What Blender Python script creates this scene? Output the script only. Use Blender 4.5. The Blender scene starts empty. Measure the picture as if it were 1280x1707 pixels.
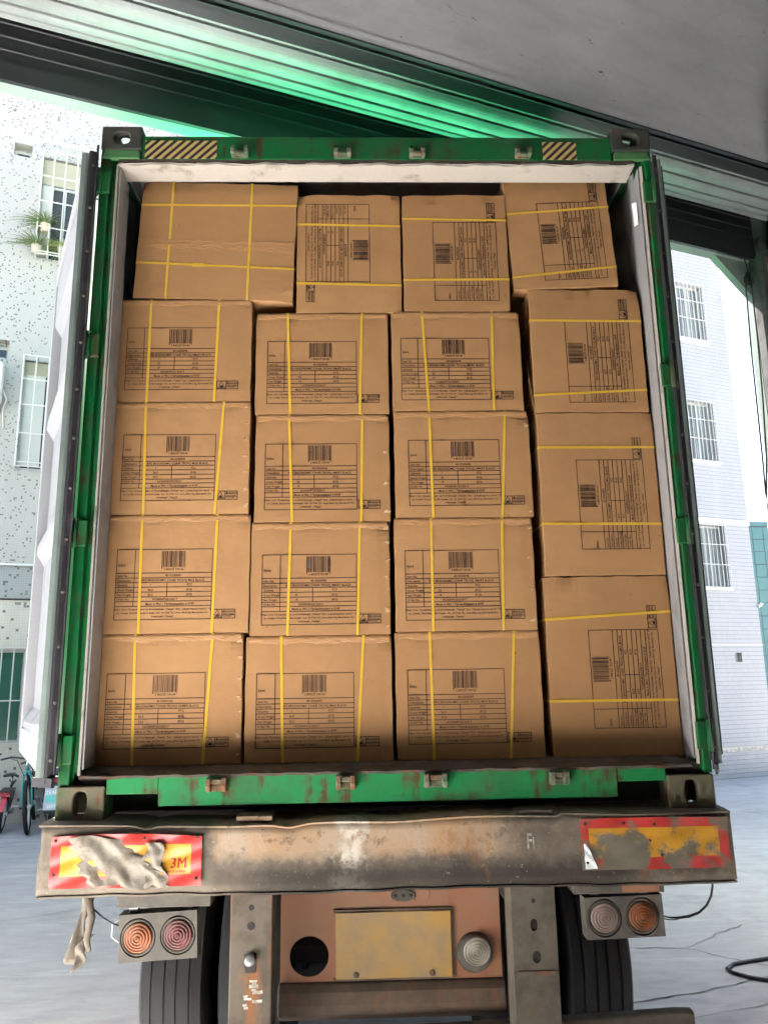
import bpy, bmesh, math, random
from mathutils import Vector, Matrix
random.seed(7)
R = math.radians
scn = bpy.context.scene
col = scn.collection

# ------------------------------------------------------------------ camera
cam_d = bpy.data.cameras.new('camera'); cam = bpy.data.objects.new('camera', cam_d); col.objects.link(cam)
CAM = Vector((-.0914, -3.0016, 1.7797))
yaw, pitch, roll = .0296, .2112, -.0163
fw = Vector((math.sin(yaw) * math.cos(pitch), math.cos(yaw) * math.cos(pitch), math.sin(pitch)))
rt = Vector((math.cos(yaw), -math.sin(yaw), 0)); up = rt.cross(fw)
r2 = rt * math.cos(roll) + up * math.sin(roll); u2 = up * math.cos(roll) - rt * math.sin(roll)
M = Matrix((r2, u2, -fw)).transposed().to_4x4(); M.translation = CAM
cam.matrix_world = M
cam_d.sensor_fit = 'VERTICAL'; cam_d.sensor_height = 24.0
cam_d.lens = 1282.0 / 1707.0 * 24.0
cam_d.clip_start = .05; cam_d.clip_end = 1500
scn.camera = cam

# ------------------------------------------------------------------ sky, sun, exposure
SUN_EL = R(57)
SUN_DIR = Vector((-.46 * math.cos(SUN_EL), .888 * math.cos(SUN_EL), math.sin(SUN_EL))).normalized()   # towards the sun
w = bpy.data.worlds.new('World'); scn.world = w; w.use_nodes = True
nt = w.node_tree; nt.nodes.clear()
wo = nt.nodes.new('ShaderNodeOutputWorld'); bg = nt.nodes.new('ShaderNodeBackground'); sky = nt.nodes.new('ShaderNodeTexSky')
sky.sky_type = 'NISHITA'; sky.sun_disc = False
sky.sun_elevation = SUN_EL; sky.sun_rotation = math.atan2(SUN_DIR.x, SUN_DIR.y)
sky.air_density = 1.0; sky.dust_density = 4.0; sky.ozone_density = 1.0
bg.inputs['Strength'].default_value = .05
nt.links.new(sky.outputs[0], bg.inputs[0]); nt.links.new(bg.outputs[0], wo.inputs[0])
sd = bpy.data.lights.new('sun', 'SUN'); sd.energy = 5.0; sd.angle = R(.5); sd.color = (1, .965, .92)
so = bpy.data.objects.new('sun', sd); col.objects.link(so)
so.rotation_euler = SUN_DIR.to_track_quat('Z', 'Y').to_euler()
so.location = SUN_DIR * 60
vs = scn.view_settings
vs.view_transform = 'Standard'; vs.look = 'None'; vs.gamma = 1; vs.use_curve_mapping = False
vs.exposure = 3.84
scn.cycles.max_bounces = 6; scn.cycles.diffuse_bounces = 4; scn.cycles.glossy_bounces = 2
scn.cycles.use_adaptive_sampling = True; scn.cycles.adaptive_threshold = .03; scn.cycles.adaptive_min_samples = 16
scn.cycles.transmission_bounces = 4; scn.cycles.caustics_reflective = False; scn.cycles.caustics_refractive = False
scn.cycles.sample_clamp_indirect = 6

# ------------------------------------------------------------------ node helpers
MATS = {}
class NB:
    def __init__(s, name):
        s.m = bpy.data.materials.new(name); s.m.use_nodes = True; s.t = s.m.node_tree; s.n = s.t.nodes; s.n.clear()
        s.out = s.n.new('ShaderNodeOutputMaterial'); s.b = s.n.new('ShaderNodeBsdfPrincipled')
        s.t.links.new(s.b.outputs[0], s.out.inputs[0])
        s.tc = s.n.new('ShaderNodeTexCoord'); MATS[name] = s.m
    def lk(s, a, b): s.t.links.new(a, b)
    def vec(s, scale=(1, 1, 1), loc=(0, 0, 0), src='Object'):
        mp = s.n.new('ShaderNodeMapping'); mp.inputs['Scale'].default_value = scale; mp.inputs['Location'].default_value = loc
        s.lk(s.tc.outputs[src], mp.inputs[0]); return mp.outputs[0]
    def noise(s, v, scale, detail=4, rough=.55, dist=0):
        n = s.n.new('ShaderNodeTexNoise'); n.inputs['Scale'].default_value = scale; n.inputs['Detail'].default_value = detail
        n.inputs['Roughness'].default_value = rough; n.inputs['Distortion'].default_value = dist
        s.lk(v, n.inputs['Vector']); return n.outputs['Fac']
    def ramp(s, f, a, b, ca=(0, 0, 0, 1), cb=(1, 1, 1, 1)):
        r = s.n.new('ShaderNodeValToRGB'); r.color_ramp.elements[0].position = a; r.color_ramp.elements[1].position = b
        r.color_ramp.elements[0].color = ca; r.color_ramp.elements[1].color = cb
        s.lk(f, r.inputs[0]); return r.outputs[0]
    def math(s, op, a, b=None, clamp=False):
        m = s.n.new('ShaderNodeMath'); m.operation = op; m.use_clamp = clamp
        for i, x in enumerate((a, b)):
            if x is None: continue
            if isinstance(x, (int, float)): m.inputs[i].default_value = x
            else: s.lk(x, m.inputs[i])
        return m.outputs[0]
    def mix(s, f, a, b, mode='MIX'):
        m = s.n.new('ShaderNodeMix'); m.data_type = 'RGBA'; m.blend_type = mode
        for i, x in ((0, f), (6, a), (7, b)):
            if isinstance(x, (int, float)): m.inputs[i].default_value = x
            elif isinstance(x, tuple): m.inputs[i].default_value = x if len(x) == 4 else x + (1,)
            else: s.lk(x, m.inputs[i])
        return m.outputs[2]
    def sep(s, v):
        n = s.n.new('ShaderNodeSeparateXYZ'); s.lk(v, n.inputs[0]); return n.outputs
    def set(s, color=None, rough=None, metal=None, bump=None, bstr=.3, bdist=.002, spec=None):
        b = s.b
        for key, x in (('Base Color', color), ('Roughness', rough), ('Metallic', metal), ('Specular IOR Level', spec)):
            if x is None: continue
            if isinstance(x, (int, float)): b.inputs[key].default_value = x
            elif isinstance(x, tuple): b.inputs[key].default_value = x if len(x) == 4 else x + (1,)
            else: s.lk(x, b.inputs[key])
        if bump is not None:
            n = s.n.new('ShaderNodeBump'); n.inputs['Strength'].default_value = bstr; n.inputs['Distance'].default_value = bdist
            s.lk(bump, n.inputs['Height']); s.lk(n.outputs[0], b.inputs['Normal'])
        return s.m

def worn(name, base, dirt=(.12, .09, .065), dirt_at=(.5, .75), dscale=5, rust=(.12, .045, .018), rust_at=(.62, .72), rscale=3,
         streak=6, rough=.5, metal=0.0, bstr=.25, bdist=.0015, seedloc=(0, 0, 0), dirt_max=.85, rust_max=.9, spec=.4):
    b = NB(name)
    v = b.vec(loc=seedloc)
    d = b.math('MULTIPLY', b.ramp(b.noise(v, dscale, 4, .65), *dirt_at), dirt_max)
    vs_ = b.vec((streak, streak, .7), seedloc)
    n1 = b.noise(vs_, rscale, 3, .6); n2 = b.noise(v, rscale * 4, 4, .65)
    rm = b.math('MULTIPLY', b.ramp(b.math('ADD', b.math('MULTIPLY', n1, .6), b.math('MULTIPLY', n2, .4)), *rust_at), rust_max)
    n3 = b.noise(v, 60, 1)
    c = b.mix(b.math('MULTIPLY', n3, .35), base, tuple(x * .72 for x in base))
    c = b.mix(d, c, dirt); c = b.mix(rm, c, rust)
    rr = b.math('ADD', b.math('MULTIPLY', b.math('MAXIMUM', d, rm), .35), rough, True)
    h = b.math('ADD', b.math('MULTIPLY', b.noise(v, 35, 2, .7), .6), b.math('MULTIPLY', rm, -.6))
    return b.set(c, rr, metal, h, bstr, bdist, spec)

def plain(name, base, rough=.6, metal=0.0, var=.15, scale=20, bstr=.1, bdist=.001, spec=None):
    b = NB(name); v = b.vec()
    n = b.noise(v, scale, 5, .6)
    c = b.mix(b.math('MULTIPLY', n, var * 2, True), tuple(min(1, x * (1 + var)) for x in base), tuple(x * (1 - var) for x in base))
    return b.set(c, rough, metal, b.noise(v, scale * 4, 3), bstr, bdist, spec)

# ------------------------------------------------------------------ materials
worn('green_paint', (.005, .125, .034), dirt=(.045, .065, .033), dirt_at=(.43, .70), dscale=6, rust=(.06, .032, .016), rust_at=(.535, .62), rough=.45, dirt_max=.7, spec=.22)
worn('sill_green', (.014, .21, .06), dirt=(.045, .075, .035), dirt_at=(.48, .75), dscale=5, rust=(.085, .036, .017), rust_at=(.51, .60), rscale=2.6, rough=.45, dirt_max=.6, spec=.25)
worn('roof_green', (.035, .43, .19), dirt=(.055, .30, .135), rust_at=(.75, .85), rough=.5)
worn('green_worn', (.085, .16, .06), dirt=(.10, .085, .05), dirt_at=(.38, .62), dscale=7, rust=(.11, .05, .022), rust_at=(.5, .64), rough=.6, bstr=.5)
worn('casting_dark', (.045, .05, .042), dirt=(.07, .06, .045), dirt_at=(.45, .7), rust_at=(.55, .68), rough=.65, bstr=.5)
worn('casting_low', (.115, .10, .06), dirt=(.045, .10, .038), dirt_at=(.5, .62), dscale=6, rust=(.13, .055, .025), rust_at=(.5, .62), rough=.7, bstr=.6)
worn('cream_paint', (.46, .42, .365), dirt=(.2, .16, .12), dirt_at=(.56, .74), dscale=9, rust_at=(.66, .74), rough=.5)
worn('inner_white', (.36, .365, .37), dirt=(.16, .16, .155), dirt_at=(.5, .78), dscale=4, rust_at=(.68, .75), rough=.5)
worn('door_white', (.30, .303, .315), dirt=(.22, .217, .215), dirt_at=(.55, .8), dscale=3, rust_at=(.74, .8), rough=.45)
worn('sill_dirty', (.07, .058, .046), dirt=(.15, .13, .1), dirt_at=(.42, .7), dscale=9, rust_at=(.5, .66), rough=.75, bstr=.6)
worn('keeper_metal', (.05, .10, .045), dirt=(.19, .17, .13), dirt_at=(.42, .6), dscale=30, rust=(.16, .055, .02), rust_at=(.5, .6), rough=.6, bstr=.5)
worn('pale_strip', (.20, .25, .23), dirt=(.12, .14, .13), dirt_at=(.45, .75), rust_at=(.7, .8), rough=.5)
worn('gasket', (.026, .024, .028), dirt=(.06, .055, .055), dirt_at=(.5, .8), dscale=5, rust_at=(.8, .9), rough=.5)
def bumper_mat():
    b = NB('bumper_steel'); v = b.vec(); s = b.sep(v)
    na = b.math('MULTIPLY', b.math('SUBTRACT', b.noise(v, 7, 6, .65), .5), .30); nb = b.math('MULTIPLY', b.math('SUBTRACT', b.noise(b.vec((1, 1, 1), (4, 0, 2)), 12, 6, .7), .5), .10)
    def soft(x, a, w_): return b.ramp(b.math('DIVIDE', b.math('SUBTRACT', x, a - w_), 2 * w_), 0, 1)
    X_ = b.math('ADD', s[0], na); Z_ = b.math('ADD', s[2], nb)
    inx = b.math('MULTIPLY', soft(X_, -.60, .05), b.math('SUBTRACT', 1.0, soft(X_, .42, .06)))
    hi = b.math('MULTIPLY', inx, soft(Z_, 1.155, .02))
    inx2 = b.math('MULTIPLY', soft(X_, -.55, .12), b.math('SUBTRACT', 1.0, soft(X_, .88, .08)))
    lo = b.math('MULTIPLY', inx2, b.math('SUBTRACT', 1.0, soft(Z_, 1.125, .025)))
    c = b.mix(b.ramp(b.noise(v, 5, 7, .65), .4, .7), (.165, .135, .10), (.085, .068, .052))
    c = b.mix(b.math('MULTIPLY', b.ramp(b.noise(v, 22, 6, .7), .5, .7), .6), c, (.21, .17, .125))
    tan_ = b.mix(b.ramp(b.noise(b.vec((1, 1, .3)), 9, 5, .6), .4, .65), (.37, .225, .118), (.35, .275, .20))
    tan_ = b.mix(b.ramp(b.noise(v, 16, 6, .7), .55, .68), tan_, (.12, .065, .035))
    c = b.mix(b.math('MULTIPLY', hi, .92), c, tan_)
    wcol = b.math('MULTIPLY', b.math('MULTIPLY', soft(X_, -.19, .02), b.math('SUBTRACT', 1.0, soft(X_, -.085, .02))), b.ramp(b.noise(v, 30, 5, .7), .40, .52))
    c = b.mix(b.math('MULTIPLY', wcol, .85), c, (.52, .47, .39))
    c = b.mix(b.math('MULTIPLY', lo, .88), c, (.035, .029, .023))  # lower face darkened in the colour, for the shaded pushed-in lip
    sp = b.ramp(b.noise(v, 55, 4, .7), .64, .70); c = b.mix(b.math('MULTIPLY', sp, .6), c, (.34, .28, .2))
    ru = b.ramp(b.noise(b.vec((1, 1, .5), (7, 0, 3)), 6, 6, .7), .60, .70); c = b.mix(b.math('MULTIPLY', ru, .7), c, (.2, .085, .035))
    b.set(c, .75, 0, b.math('ADD', b.noise(v, 30, 6, .7), b.math('MULTIPLY', sp, .5)), .6, .003, .3)
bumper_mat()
worn('bumper_patch', (.36, .2, .10), dirt=(.30, .24, .18), dirt_at=(.4, .62), dscale=6, rust=(.13, .07, .035), rust_at=(.5, .64), rough=.75, bstr=.5)
worn('bumper_dark', (.035, .03, .024), dirt=(.07, .058, .042), dirt_at=(.45, .75), dscale=5, rust_at=(.6, .75), rough=.8, bstr=.5)
worn('leg_steel', (.115, .092, .066), dirt=(.065, .05, .038), dirt_at=(.45, .7), dscale=8, rust=(.23, .095, .036), rust_at=(.5, .62), rscale=2.5, rough=.75, bstr=.6)
worn('leg_grey', (.125, .105, .078), dirt=(.075, .06, .046), dirt_at=(.45, .7), dscale=8, rust=(.17, .08, .035), rust_at=(.6, .72), rscale=2.5, rough=.75, bstr=.6, seedloc=(3, 1, 2))
worn('primer_orange', (.34, .145, .075), dirt=(.27, .17, .11), dirt_at=(.38, .66), dscale=4, rust=(.2, .08, .04), rust_at=(.58, .72), rough=.65, streak=3)
worn('tube_dark', (.16, .11, .075), dirt=(.07, .055, .042), dirt_at=(.4, .7), dscale=5, rust=(.25, .11, .06), rust_at=(.55, .7), rough=.7)
worn('lamp_case', (.085, .075, .062), dirt=(.16, .145, .115), dirt_at=(.4, .7), dscale=12, rust_at=(.62, .75), rough=.75, bstr=.5)
worn('chassis_dark', (.03, .026, .024), dirt=(.07, .055, .045), rough=.8)
worn('rubber', (.012, .0115, .0115), dirt=(.03, .026, .022), dirt_at=(.5, .85), dscale=4, rust_at=(.9, 1), rough=.75, dirt_max=.6)
worn('lens_orange', (.31, .085, .022), dirt=(.2, .13, .085), dirt_at=(.38, .66), dscale=14, rust_at=(.9, 1), rough=.35)
worn('lens_red', (.15, .035, .035), dirt=(.18, .125, .105), dirt_at=(.38, .68), dscale=14, rust_at=(.9, 1), rough=.4)
worn('lens_dusty', (.30, .21, .18), dirt=(.22, .18, .14), dirt_at=(.4, .7), dscale=14, rust_at=(.9, 1), rough=.45)
worn('lens_clear', (.42, .38, .31), dirt=(.2, .17, .13), dirt_at=(.45, .75), dscale=14, rust_at=(.9, 1), rough=.4)
worn('plate_yellow', (.47, .27, .055), dirt=(.30, .22, .14), dirt_at=(.38, .66), dscale=6, rust_at=(.7, .85), rough=.5)
worn('paint_mark', (.62, .6, .53), dirt=(.2, .17, .13), dirt_at=(.38, .55), dscale=45, rust_at=(.8, .9), rough=.8)
worn('shutter_steel', (.36, .37, .372), dirt=(.22, .217, .21), dirt_at=(.42, .75), dscale=2.5, rust_at=(.85, .95), rough=.55, metal=.1, bstr=.1)
worn('shutter_shaded', (.045, .046, .05), dirt=(.035, .034, .033), dirt_at=(.5, .8), dscale=2.5, rust_at=(.85, .95), rough=.38, metal=.3, bstr=.1)  # shutter steel again, darkened in colour for faces that get little light
worn('guide_steel', (.13, .125, .12), dirt=(.07, .062, .056), dirt_at=(.4, .7), dscale=9, rust_at=(.6, .72), rough=.6, bstr=.6)
worn('lintel_paint', (.30, .36, .32), dirt=(.24, .28, .25), dirt_at=(.5, .8), rust_at=(.8, .9), rough=.7)
worn('jamb_plaster', (.42, .37, .34), dirt=(.25, .22, .2), dirt_at=(.45, .75), rust_at=(.8, .9), rough=.85, bstr=.5)
plain('zinc', (.45, .45, .44), .4, .6)
plain('black_plastic', (.02, .02, .021), .45)
plain('black_cable', (.012, .012, .013), .5)
plain('white_bar', (.46, .45, .41), .5)
plain('window_frame', (.36, .36, .34), .5)
plain('louvre', (.33, .32, .26), .6)
plain('curtain', (.36, .36, .33), .9)
plain('pot', (.35, .30, .24), .8)
plain('leaf', (.12, .165, .06), .5, var=.35, scale=8)
plain('leaf_pale', (.22, .26, .10), .5, var=.35, scale=8)
plain('ac_case', (.5, .44, .42), .55)
plain('concrete_cap', (.55, .54, .52), .85, bstr=.4)
plain('red_paint', (.42, .03, .045), .4)
plain('purple_paint', (.06, .04, .07), .4)
plain('teal_paint', (.05, .35, .33), .4)
plain('seat_black', (.035, .035, .037), .4)
plain('chrome', (.6, .6, .6), .2, .9)
plain('red_lens', (.25, .01, .03), .25)
plain('plate_grey', (.42, .46, .5), .45)
plain('white_print', (.8, .82, .82), .6)
plain('teal_print', (.12, .5, .45), .5)
plain('green_glass', (.10, .17, .055), .15)
plain('dry_rag', (.13, .108, .082), .9, var=.4, scale=30, bstr=.6, bdist=.004)
plain('crack_dark', (.10, .10, .105), .95)
plain('interior_wall', (.24, .24, .24), .9)
plain('floor_bounce', (.78, .78, .79), .6, var=.12, scale=3)
plain('plywood', (.12, .07, .04), .8)
plain('ink', (.03, .012, .008), .8, var=.2, scale=60)
plain('gusset_green', (.06, .17, .06), .6)
plain('three_red', (.30, .012, .006), .5)

b = NB('yellow_strap'); v = b.vec()
b.set(b.mix(b.noise(v, 40), (.62, .37, .03), (.76, .48, .055)), .3, 0, b.noise(v, 300, 2), .2, .0006)

b = NB('clear_tape'); v = b.vec((1, 1, 1))
b.set(b.mix(b.noise(v, 18), (.43, .225, .092), (.49, .265, .115)), .14, 0, b.noise(b.vec((1, 1, 4)), 14, 5, .7, 1.5), .9, .006)

# cardboard: kraft paper with faint flute lines, blotches and scuffs
b = NB('cardboard')
oi = b.n.new('ShaderNodeObjectInfo')
v = b.vec(); vl = b.vec((1, 1, 1))
big = b.noise(v, 2.2, 4, .6); mid = b.noise(b.vec((1, 1, 1.6)), 7, 5, .65); fine = b.noise(v, 160, 3, .7)
base = b.mix(oi.outputs['Random'], (.53, .292, .128), (.40, .213, .090))
c = b.mix(b.ramp(big, .35, .7), base, (.37, .195, .082))
c = b.mix(b.math('MULTIPLY', b.ramp(mid, .45, .75), .18), c, (.53, .30, .135))
c = b.mix(b.math('MULTIPLY', fine, .22), c, (.27, .15, .07))
sc_ = b.ramp(b.noise(b.vec((1, 1, 9)), 22, 3, .7, .6), .70, .76)
c = b.mix(b.math('MULTIPLY', sc_, .6), c, (.62, .44, .28))
st = b.ramp(b.noise(v, 5, 5, .7), .66, .8)
c = b.mix(b.math('MULTIPLY', st, .45), c, (.21, .115, .055))
ov = b.n.new('ShaderNodeVectorMath'); ov.operation = 'ADD'; b.lk(v, ov.inputs[0]); b.lk(oi.outputs['Location'], ov.inputs[1])
bl = b.ramp(b.noise(ov.outputs[0], 3.1, 5, .7), .5, .72)
c = b.mix(b.math('MULTIPLY', bl, .4), c, (.30, .165, .078))
sm = b.ramp(b.noise(ov.outputs[0], 38, 3, .75, 1.2), .66, .72); sk = b.ramp(b.noise(ov.outputs[0], 4.5, 2), .5, .62)
c = b.mix(b.math('MULTIPLY', b.math('MULTIPLY', sm, sk), .6), c, (.16, .09, .05))
wv = b.n.new('ShaderNodeTexWave'); wv.wave_type = 'BANDS'; wv.bands_direction = 'X'; wv.inputs['Scale'].default_value = 40
wv.inputs['Distortion'].default_value = .3; b.lk(v, wv.inputs['Vector'])
h = b.math('ADD', b.math('MULTIPLY', wv.outputs['Fac'], .03), b.math('ADD', b.math('MULTIPLY', big, 3.2), b.math('MULTIPLY', mid, .9)))
b.set(c, .72, 0, h, .55, .004, .25)
plain('torn_card', (.60, .42, .25), .9, var=.3, scale=60, bstr=.5)
plain('card_edge', (.33, .18, .09), .9)

# hazard tape: black / yellow diagonals
b = NB('hazard_tape'); s = b.sep(b.vec())
t = b.math('MULTIPLY', b.math('SUBTRACT', s[0], s[2]), 26.0)
m = b.math('GREATER_THAN', b.math('FRACT', t), .5)
n = b.ramp(b.noise(b.vec(), 40, 5, .7), .55, .72)
b.set(b.mix(b.math('MULTIPLY', n, .6), b.mix(m, (.02, .012, .014), (.55, .40, .14)), (.12, .08, .05)), .5)

# reflector plates: red border, yellow field, worn away in patches; coordinates local to the trailer root
def reflector(name, x0, x1, z0, z1, bx, bz, wear_at, wear_col, wscale, blot):
    b = NB(name); s = b.sep(b.vec()); v = b.vec()
    ix = b.math('MULTIPLY', b.math('GREATER_THAN', s[0], x0 + bx), b.math('LESS_THAN', s[0], x1 - bx))
    iz = b.math('MULTIPLY', b.math('GREATER_THAN', s[2], z0 + bz), b.math('LESS_THAN', s[2], z1 - bz))
    c = b.mix(b.math('MULTIPLY', ix, iz), (.50, .022, .032), (.56, .27, .015))
    c = b.mix(b.math('MULTIPLY', b.noise(v, 20, 5), .35), c, (.25, .12, .03))
    wn = b.ramp(b.noise(b.vec((1, 1, 1.2), blot), wscale, 6, .65, .6), *wear_at)
    c = b.mix(wn, c, wear_col)
    sp = b.ramp(b.noise(v, 70, 4, .7), .62, .7)
    c = b.mix(b.math('MULTIPLY', sp, .8), c, (.07, .05, .04))
    b.set(c, b.math('ADD', b.math('MULTIPLY', wn, .4), .38), 0, b.noise(v, 30, 5), .5, .003)
reflector('reflector_fresh', -1.195, -.67, 1.078, 1.25, .035, .036, (.66, .72), (.13, .10, .07), 5.0, (3.1, 0, 1.7))
reflector('reflector_worn', .68, 1.215, 1.098, 1.27, .032, .036, (.475, .55), (.14, .12, .085), 6.0, (.3, 0, 5.2))
worn('torn_film', (.25, .22, .175), dirt=(.10, .082, .06), dirt_at=(.42, .7), dscale=16, rust=(.2, .12, .07), rust_at=(.55, .68), rscale=8, streak=1, rough=.75, bstr=.7, bdist=.004)

# tiled facades, coordinates local to the facade (x along, z up)
def mosaic(name, size, base, dark, prob, grout, seed=0):
    b = NB(name); s = b.sep(b.vec(loc=(seed, 0, seed)))
    u = b.math('DIVIDE', s[0], size); v_ = b.math('DIVIDE', s[2], size)
    cu = b.math('FLOOR', u); cv = b.math('FLOOR', v_)
    cb = b.n.new('ShaderNodeCombineXYZ'); b.lk(cu, cb.inputs[0]); b.lk(cv, cb.inputs[1])
    wn = b.n.new('ShaderNodeTexWhiteNoise'); wn.noise_dimensions = '2D'; b.lk(cb.outputs[0], wn.inputs['Vector'])
    # speckles: every second cell pair has the same size
    cu2 = b.math('FLOOR', b.math('ADD', b.math('MULTIPLY', u, 1.0), .0)); cv2 = b.math('FLOOR', b.math('ADD', b.math('MULTIPLY', v_, 1.0), 7.0))
    cb2 = b.n.new('ShaderNodeCombineXYZ'); b.lk(cu2, cb2.inputs[0]); b.lk(cv2, cb2.inputs[1])
    w2 = b.n.new('ShaderNodeTexWhiteNoise'); w2.noise_dimensions = '2D'; b.lk(cb2.outputs[0], w2.inputs['Vector'])
    spk = b.math('LESS_THAN', w2.outputs['Value'], prob)
    gu = b.math('LESS_THAN', b.math('FRACT', u), .13); gv = b.math('LESS_THAN', b.math('FRACT', v_), .13)
    g = b.math('MAXIMUM', gu, gv)
    c = b.mix(b.math('MULTIPLY', wn.outputs['Value'], .25), base, tuple(x * .75 for x in base))
    c = b.mix(spk, c, dark); c = b.mix(g, c, grout)
    c = b.mix(b.math('MULTIPLY', b.ramp(b.noise(b.vec((1, 1, .4)), .9, 5, .65), .42, .70), .5), c, (.255, .245, .22))
    b.set(c, .45, 0, b.math('SUBTRACT', 1.0, g), .4, .003)
mosaic('mosaic_upper', .0225, (.385, .37, .335), (.10, .097, .092), .07, (.275, .265, .245))
mosaic('mosaic_lower', .036, (.52, .49, .42), (.08, .075, .07), .06, (.40, .375, .32), 3.3)
mosaic('mosaic_shaded', .032, (.27, .285, .285), (.07, .075, .075), .08, (.19, .2, .2), 1.3)

def bricktile(name, wdt, hgt, base, grout):
    b = NB(name); s = b.sep(b.vec())
    u = b.math('DIVIDE', s[0], wdt); v_ = b.math('DIVIDE', s[2], hgt)
    g1 = b.math('LESS_THAN', b.math('FRACT', u), .12); g2 = b.math('LESS_THAN', b.math('FRACT', v_), .10)
    g = b.math('MAXIMUM', b.math('MULTIPLY', g1, .55), g2)
    cb = b.n.new('ShaderNodeCombineXYZ'); b.lk(b.math('FLOOR', u), cb.inputs[0]); b.lk(b.math('FLOOR', v_), cb.inputs[1])
    wn = b.n.new('ShaderNodeTexWhiteNoise'); wn.noise_dimensions = '2D'; b.lk(cb.outputs[0], wn.inputs['Vector'])
    c = b.mix(b.math('MULTIPLY', wn.outputs['Value'], .3), base, tuple(x * .8 for x in base))
    c = b.mix(g, c, grout)
    c = b.mix(b.math('MULTIPLY', b.ramp(b.noise(b.vec((1, 1, .35)), 1.1, 5, .65), .5, .8), .3), c, (.5, .48, .44))
    b.set(c, .35, 0, b.math('SUBTRACT', 1.0, g), .4, .003)
bricktile('tile_right', .038, .073, (.315, .312, .318), (.13, .125, .145))
plain('rough_band', (.52, .47, .40), .95, var=.4, scale=12, bstr=1.0, bdist=.02)
plain('teal_tile', (.042, .105, .105), .4, var=.3, scale=3)
plain('teal_grout', (.06, .085, .085), .9)
b = NB('glass'); b.set((.045, .05, .05), .12, 0, spec=.3)
b = NB('pale_pane'); b.set(b.mix(b.ramp(b.noise(b.vec((9, 1, .3)), 2.5, 3), .42, .6), (.09, .10, .10), (.27, .285, .28)), .15, 0, spec=.3)
b = NB('dark_glass'); b.set((.03, .035, .04), .1, 0, spec=.6)
b = NB('green_pane'); b.set((.03, .10, .07), .12, 0, spec=.6)

# concrete ground
b = NB('concrete'); v = b.vec()
n1 = b.noise(v, .5, 6, .6); n2 = b.noise(b.vec((1, 2.5, 1)), 3, 6, .65); n3 = b.noise(v, 90, 3)
c = b.mix(b.ramp(n1, .3, .7), (.28, .282, .29), (.40, .395, .39))
c = b.mix(b.math('MULTIPLY', b.ramp(n2, .42, .68), .7), c, (.235, .235, .245))
c = b.mix(b.math('MULTIPLY', b.ramp(b.noise(v, 1.3, 7, .7), .56, .70), .55), c, (.15, .147, .145))
c = b.mix(b.math('MULTIPLY', b.ramp(b.noise(b.vec((.5, 3, 1), (2, 5, 0)), 2.2, 6, .7), .55, .70), .5), c, (.50, .50, .505))
c = b.mix(b.math('MULTIPLY', b.ramp(b.noise(v, 24, 4, .75), .64, .70), .45), c, (.13, .128, .125))
c = b.mix(b.math('MULTIPLY', n3, .2), c, (.45, .45, .45))
b.set(c, .85, 0, b.math('ADD', n2, b.math('MULTIPLY', n3, .3)), .35, .006)

# interior plaster wall, scuffed
b = NB('plaster_grey'); v = b.vec()
c = b.mix(b.ramp(b.noise(v, .7, 5, .6), .35, .7), (.68, .69, .71), (.80, .805, .815))
c = b.mix(b.math('MULTIPLY', b.ramp(b.noise(b.vec((1, 1, 2)), 2.6, 7, .7), .44, .72), .55), c, (.50, .505, .52))
sp = b.ramp(b.noise(b.vec((1, 1, 1.6)), 11, 5, .75, .5), .64, .685); cl = b.ramp(b.noise(v, 1.9, 3), .42, .54)
c = b.mix(b.math('MULTIPLY', b.math('MULTIPLY', sp, cl), .85), c, (.10, .095, .09))
b.set(c, .85, 0, b.noise(v, 25, 5), .35, .003)

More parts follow.
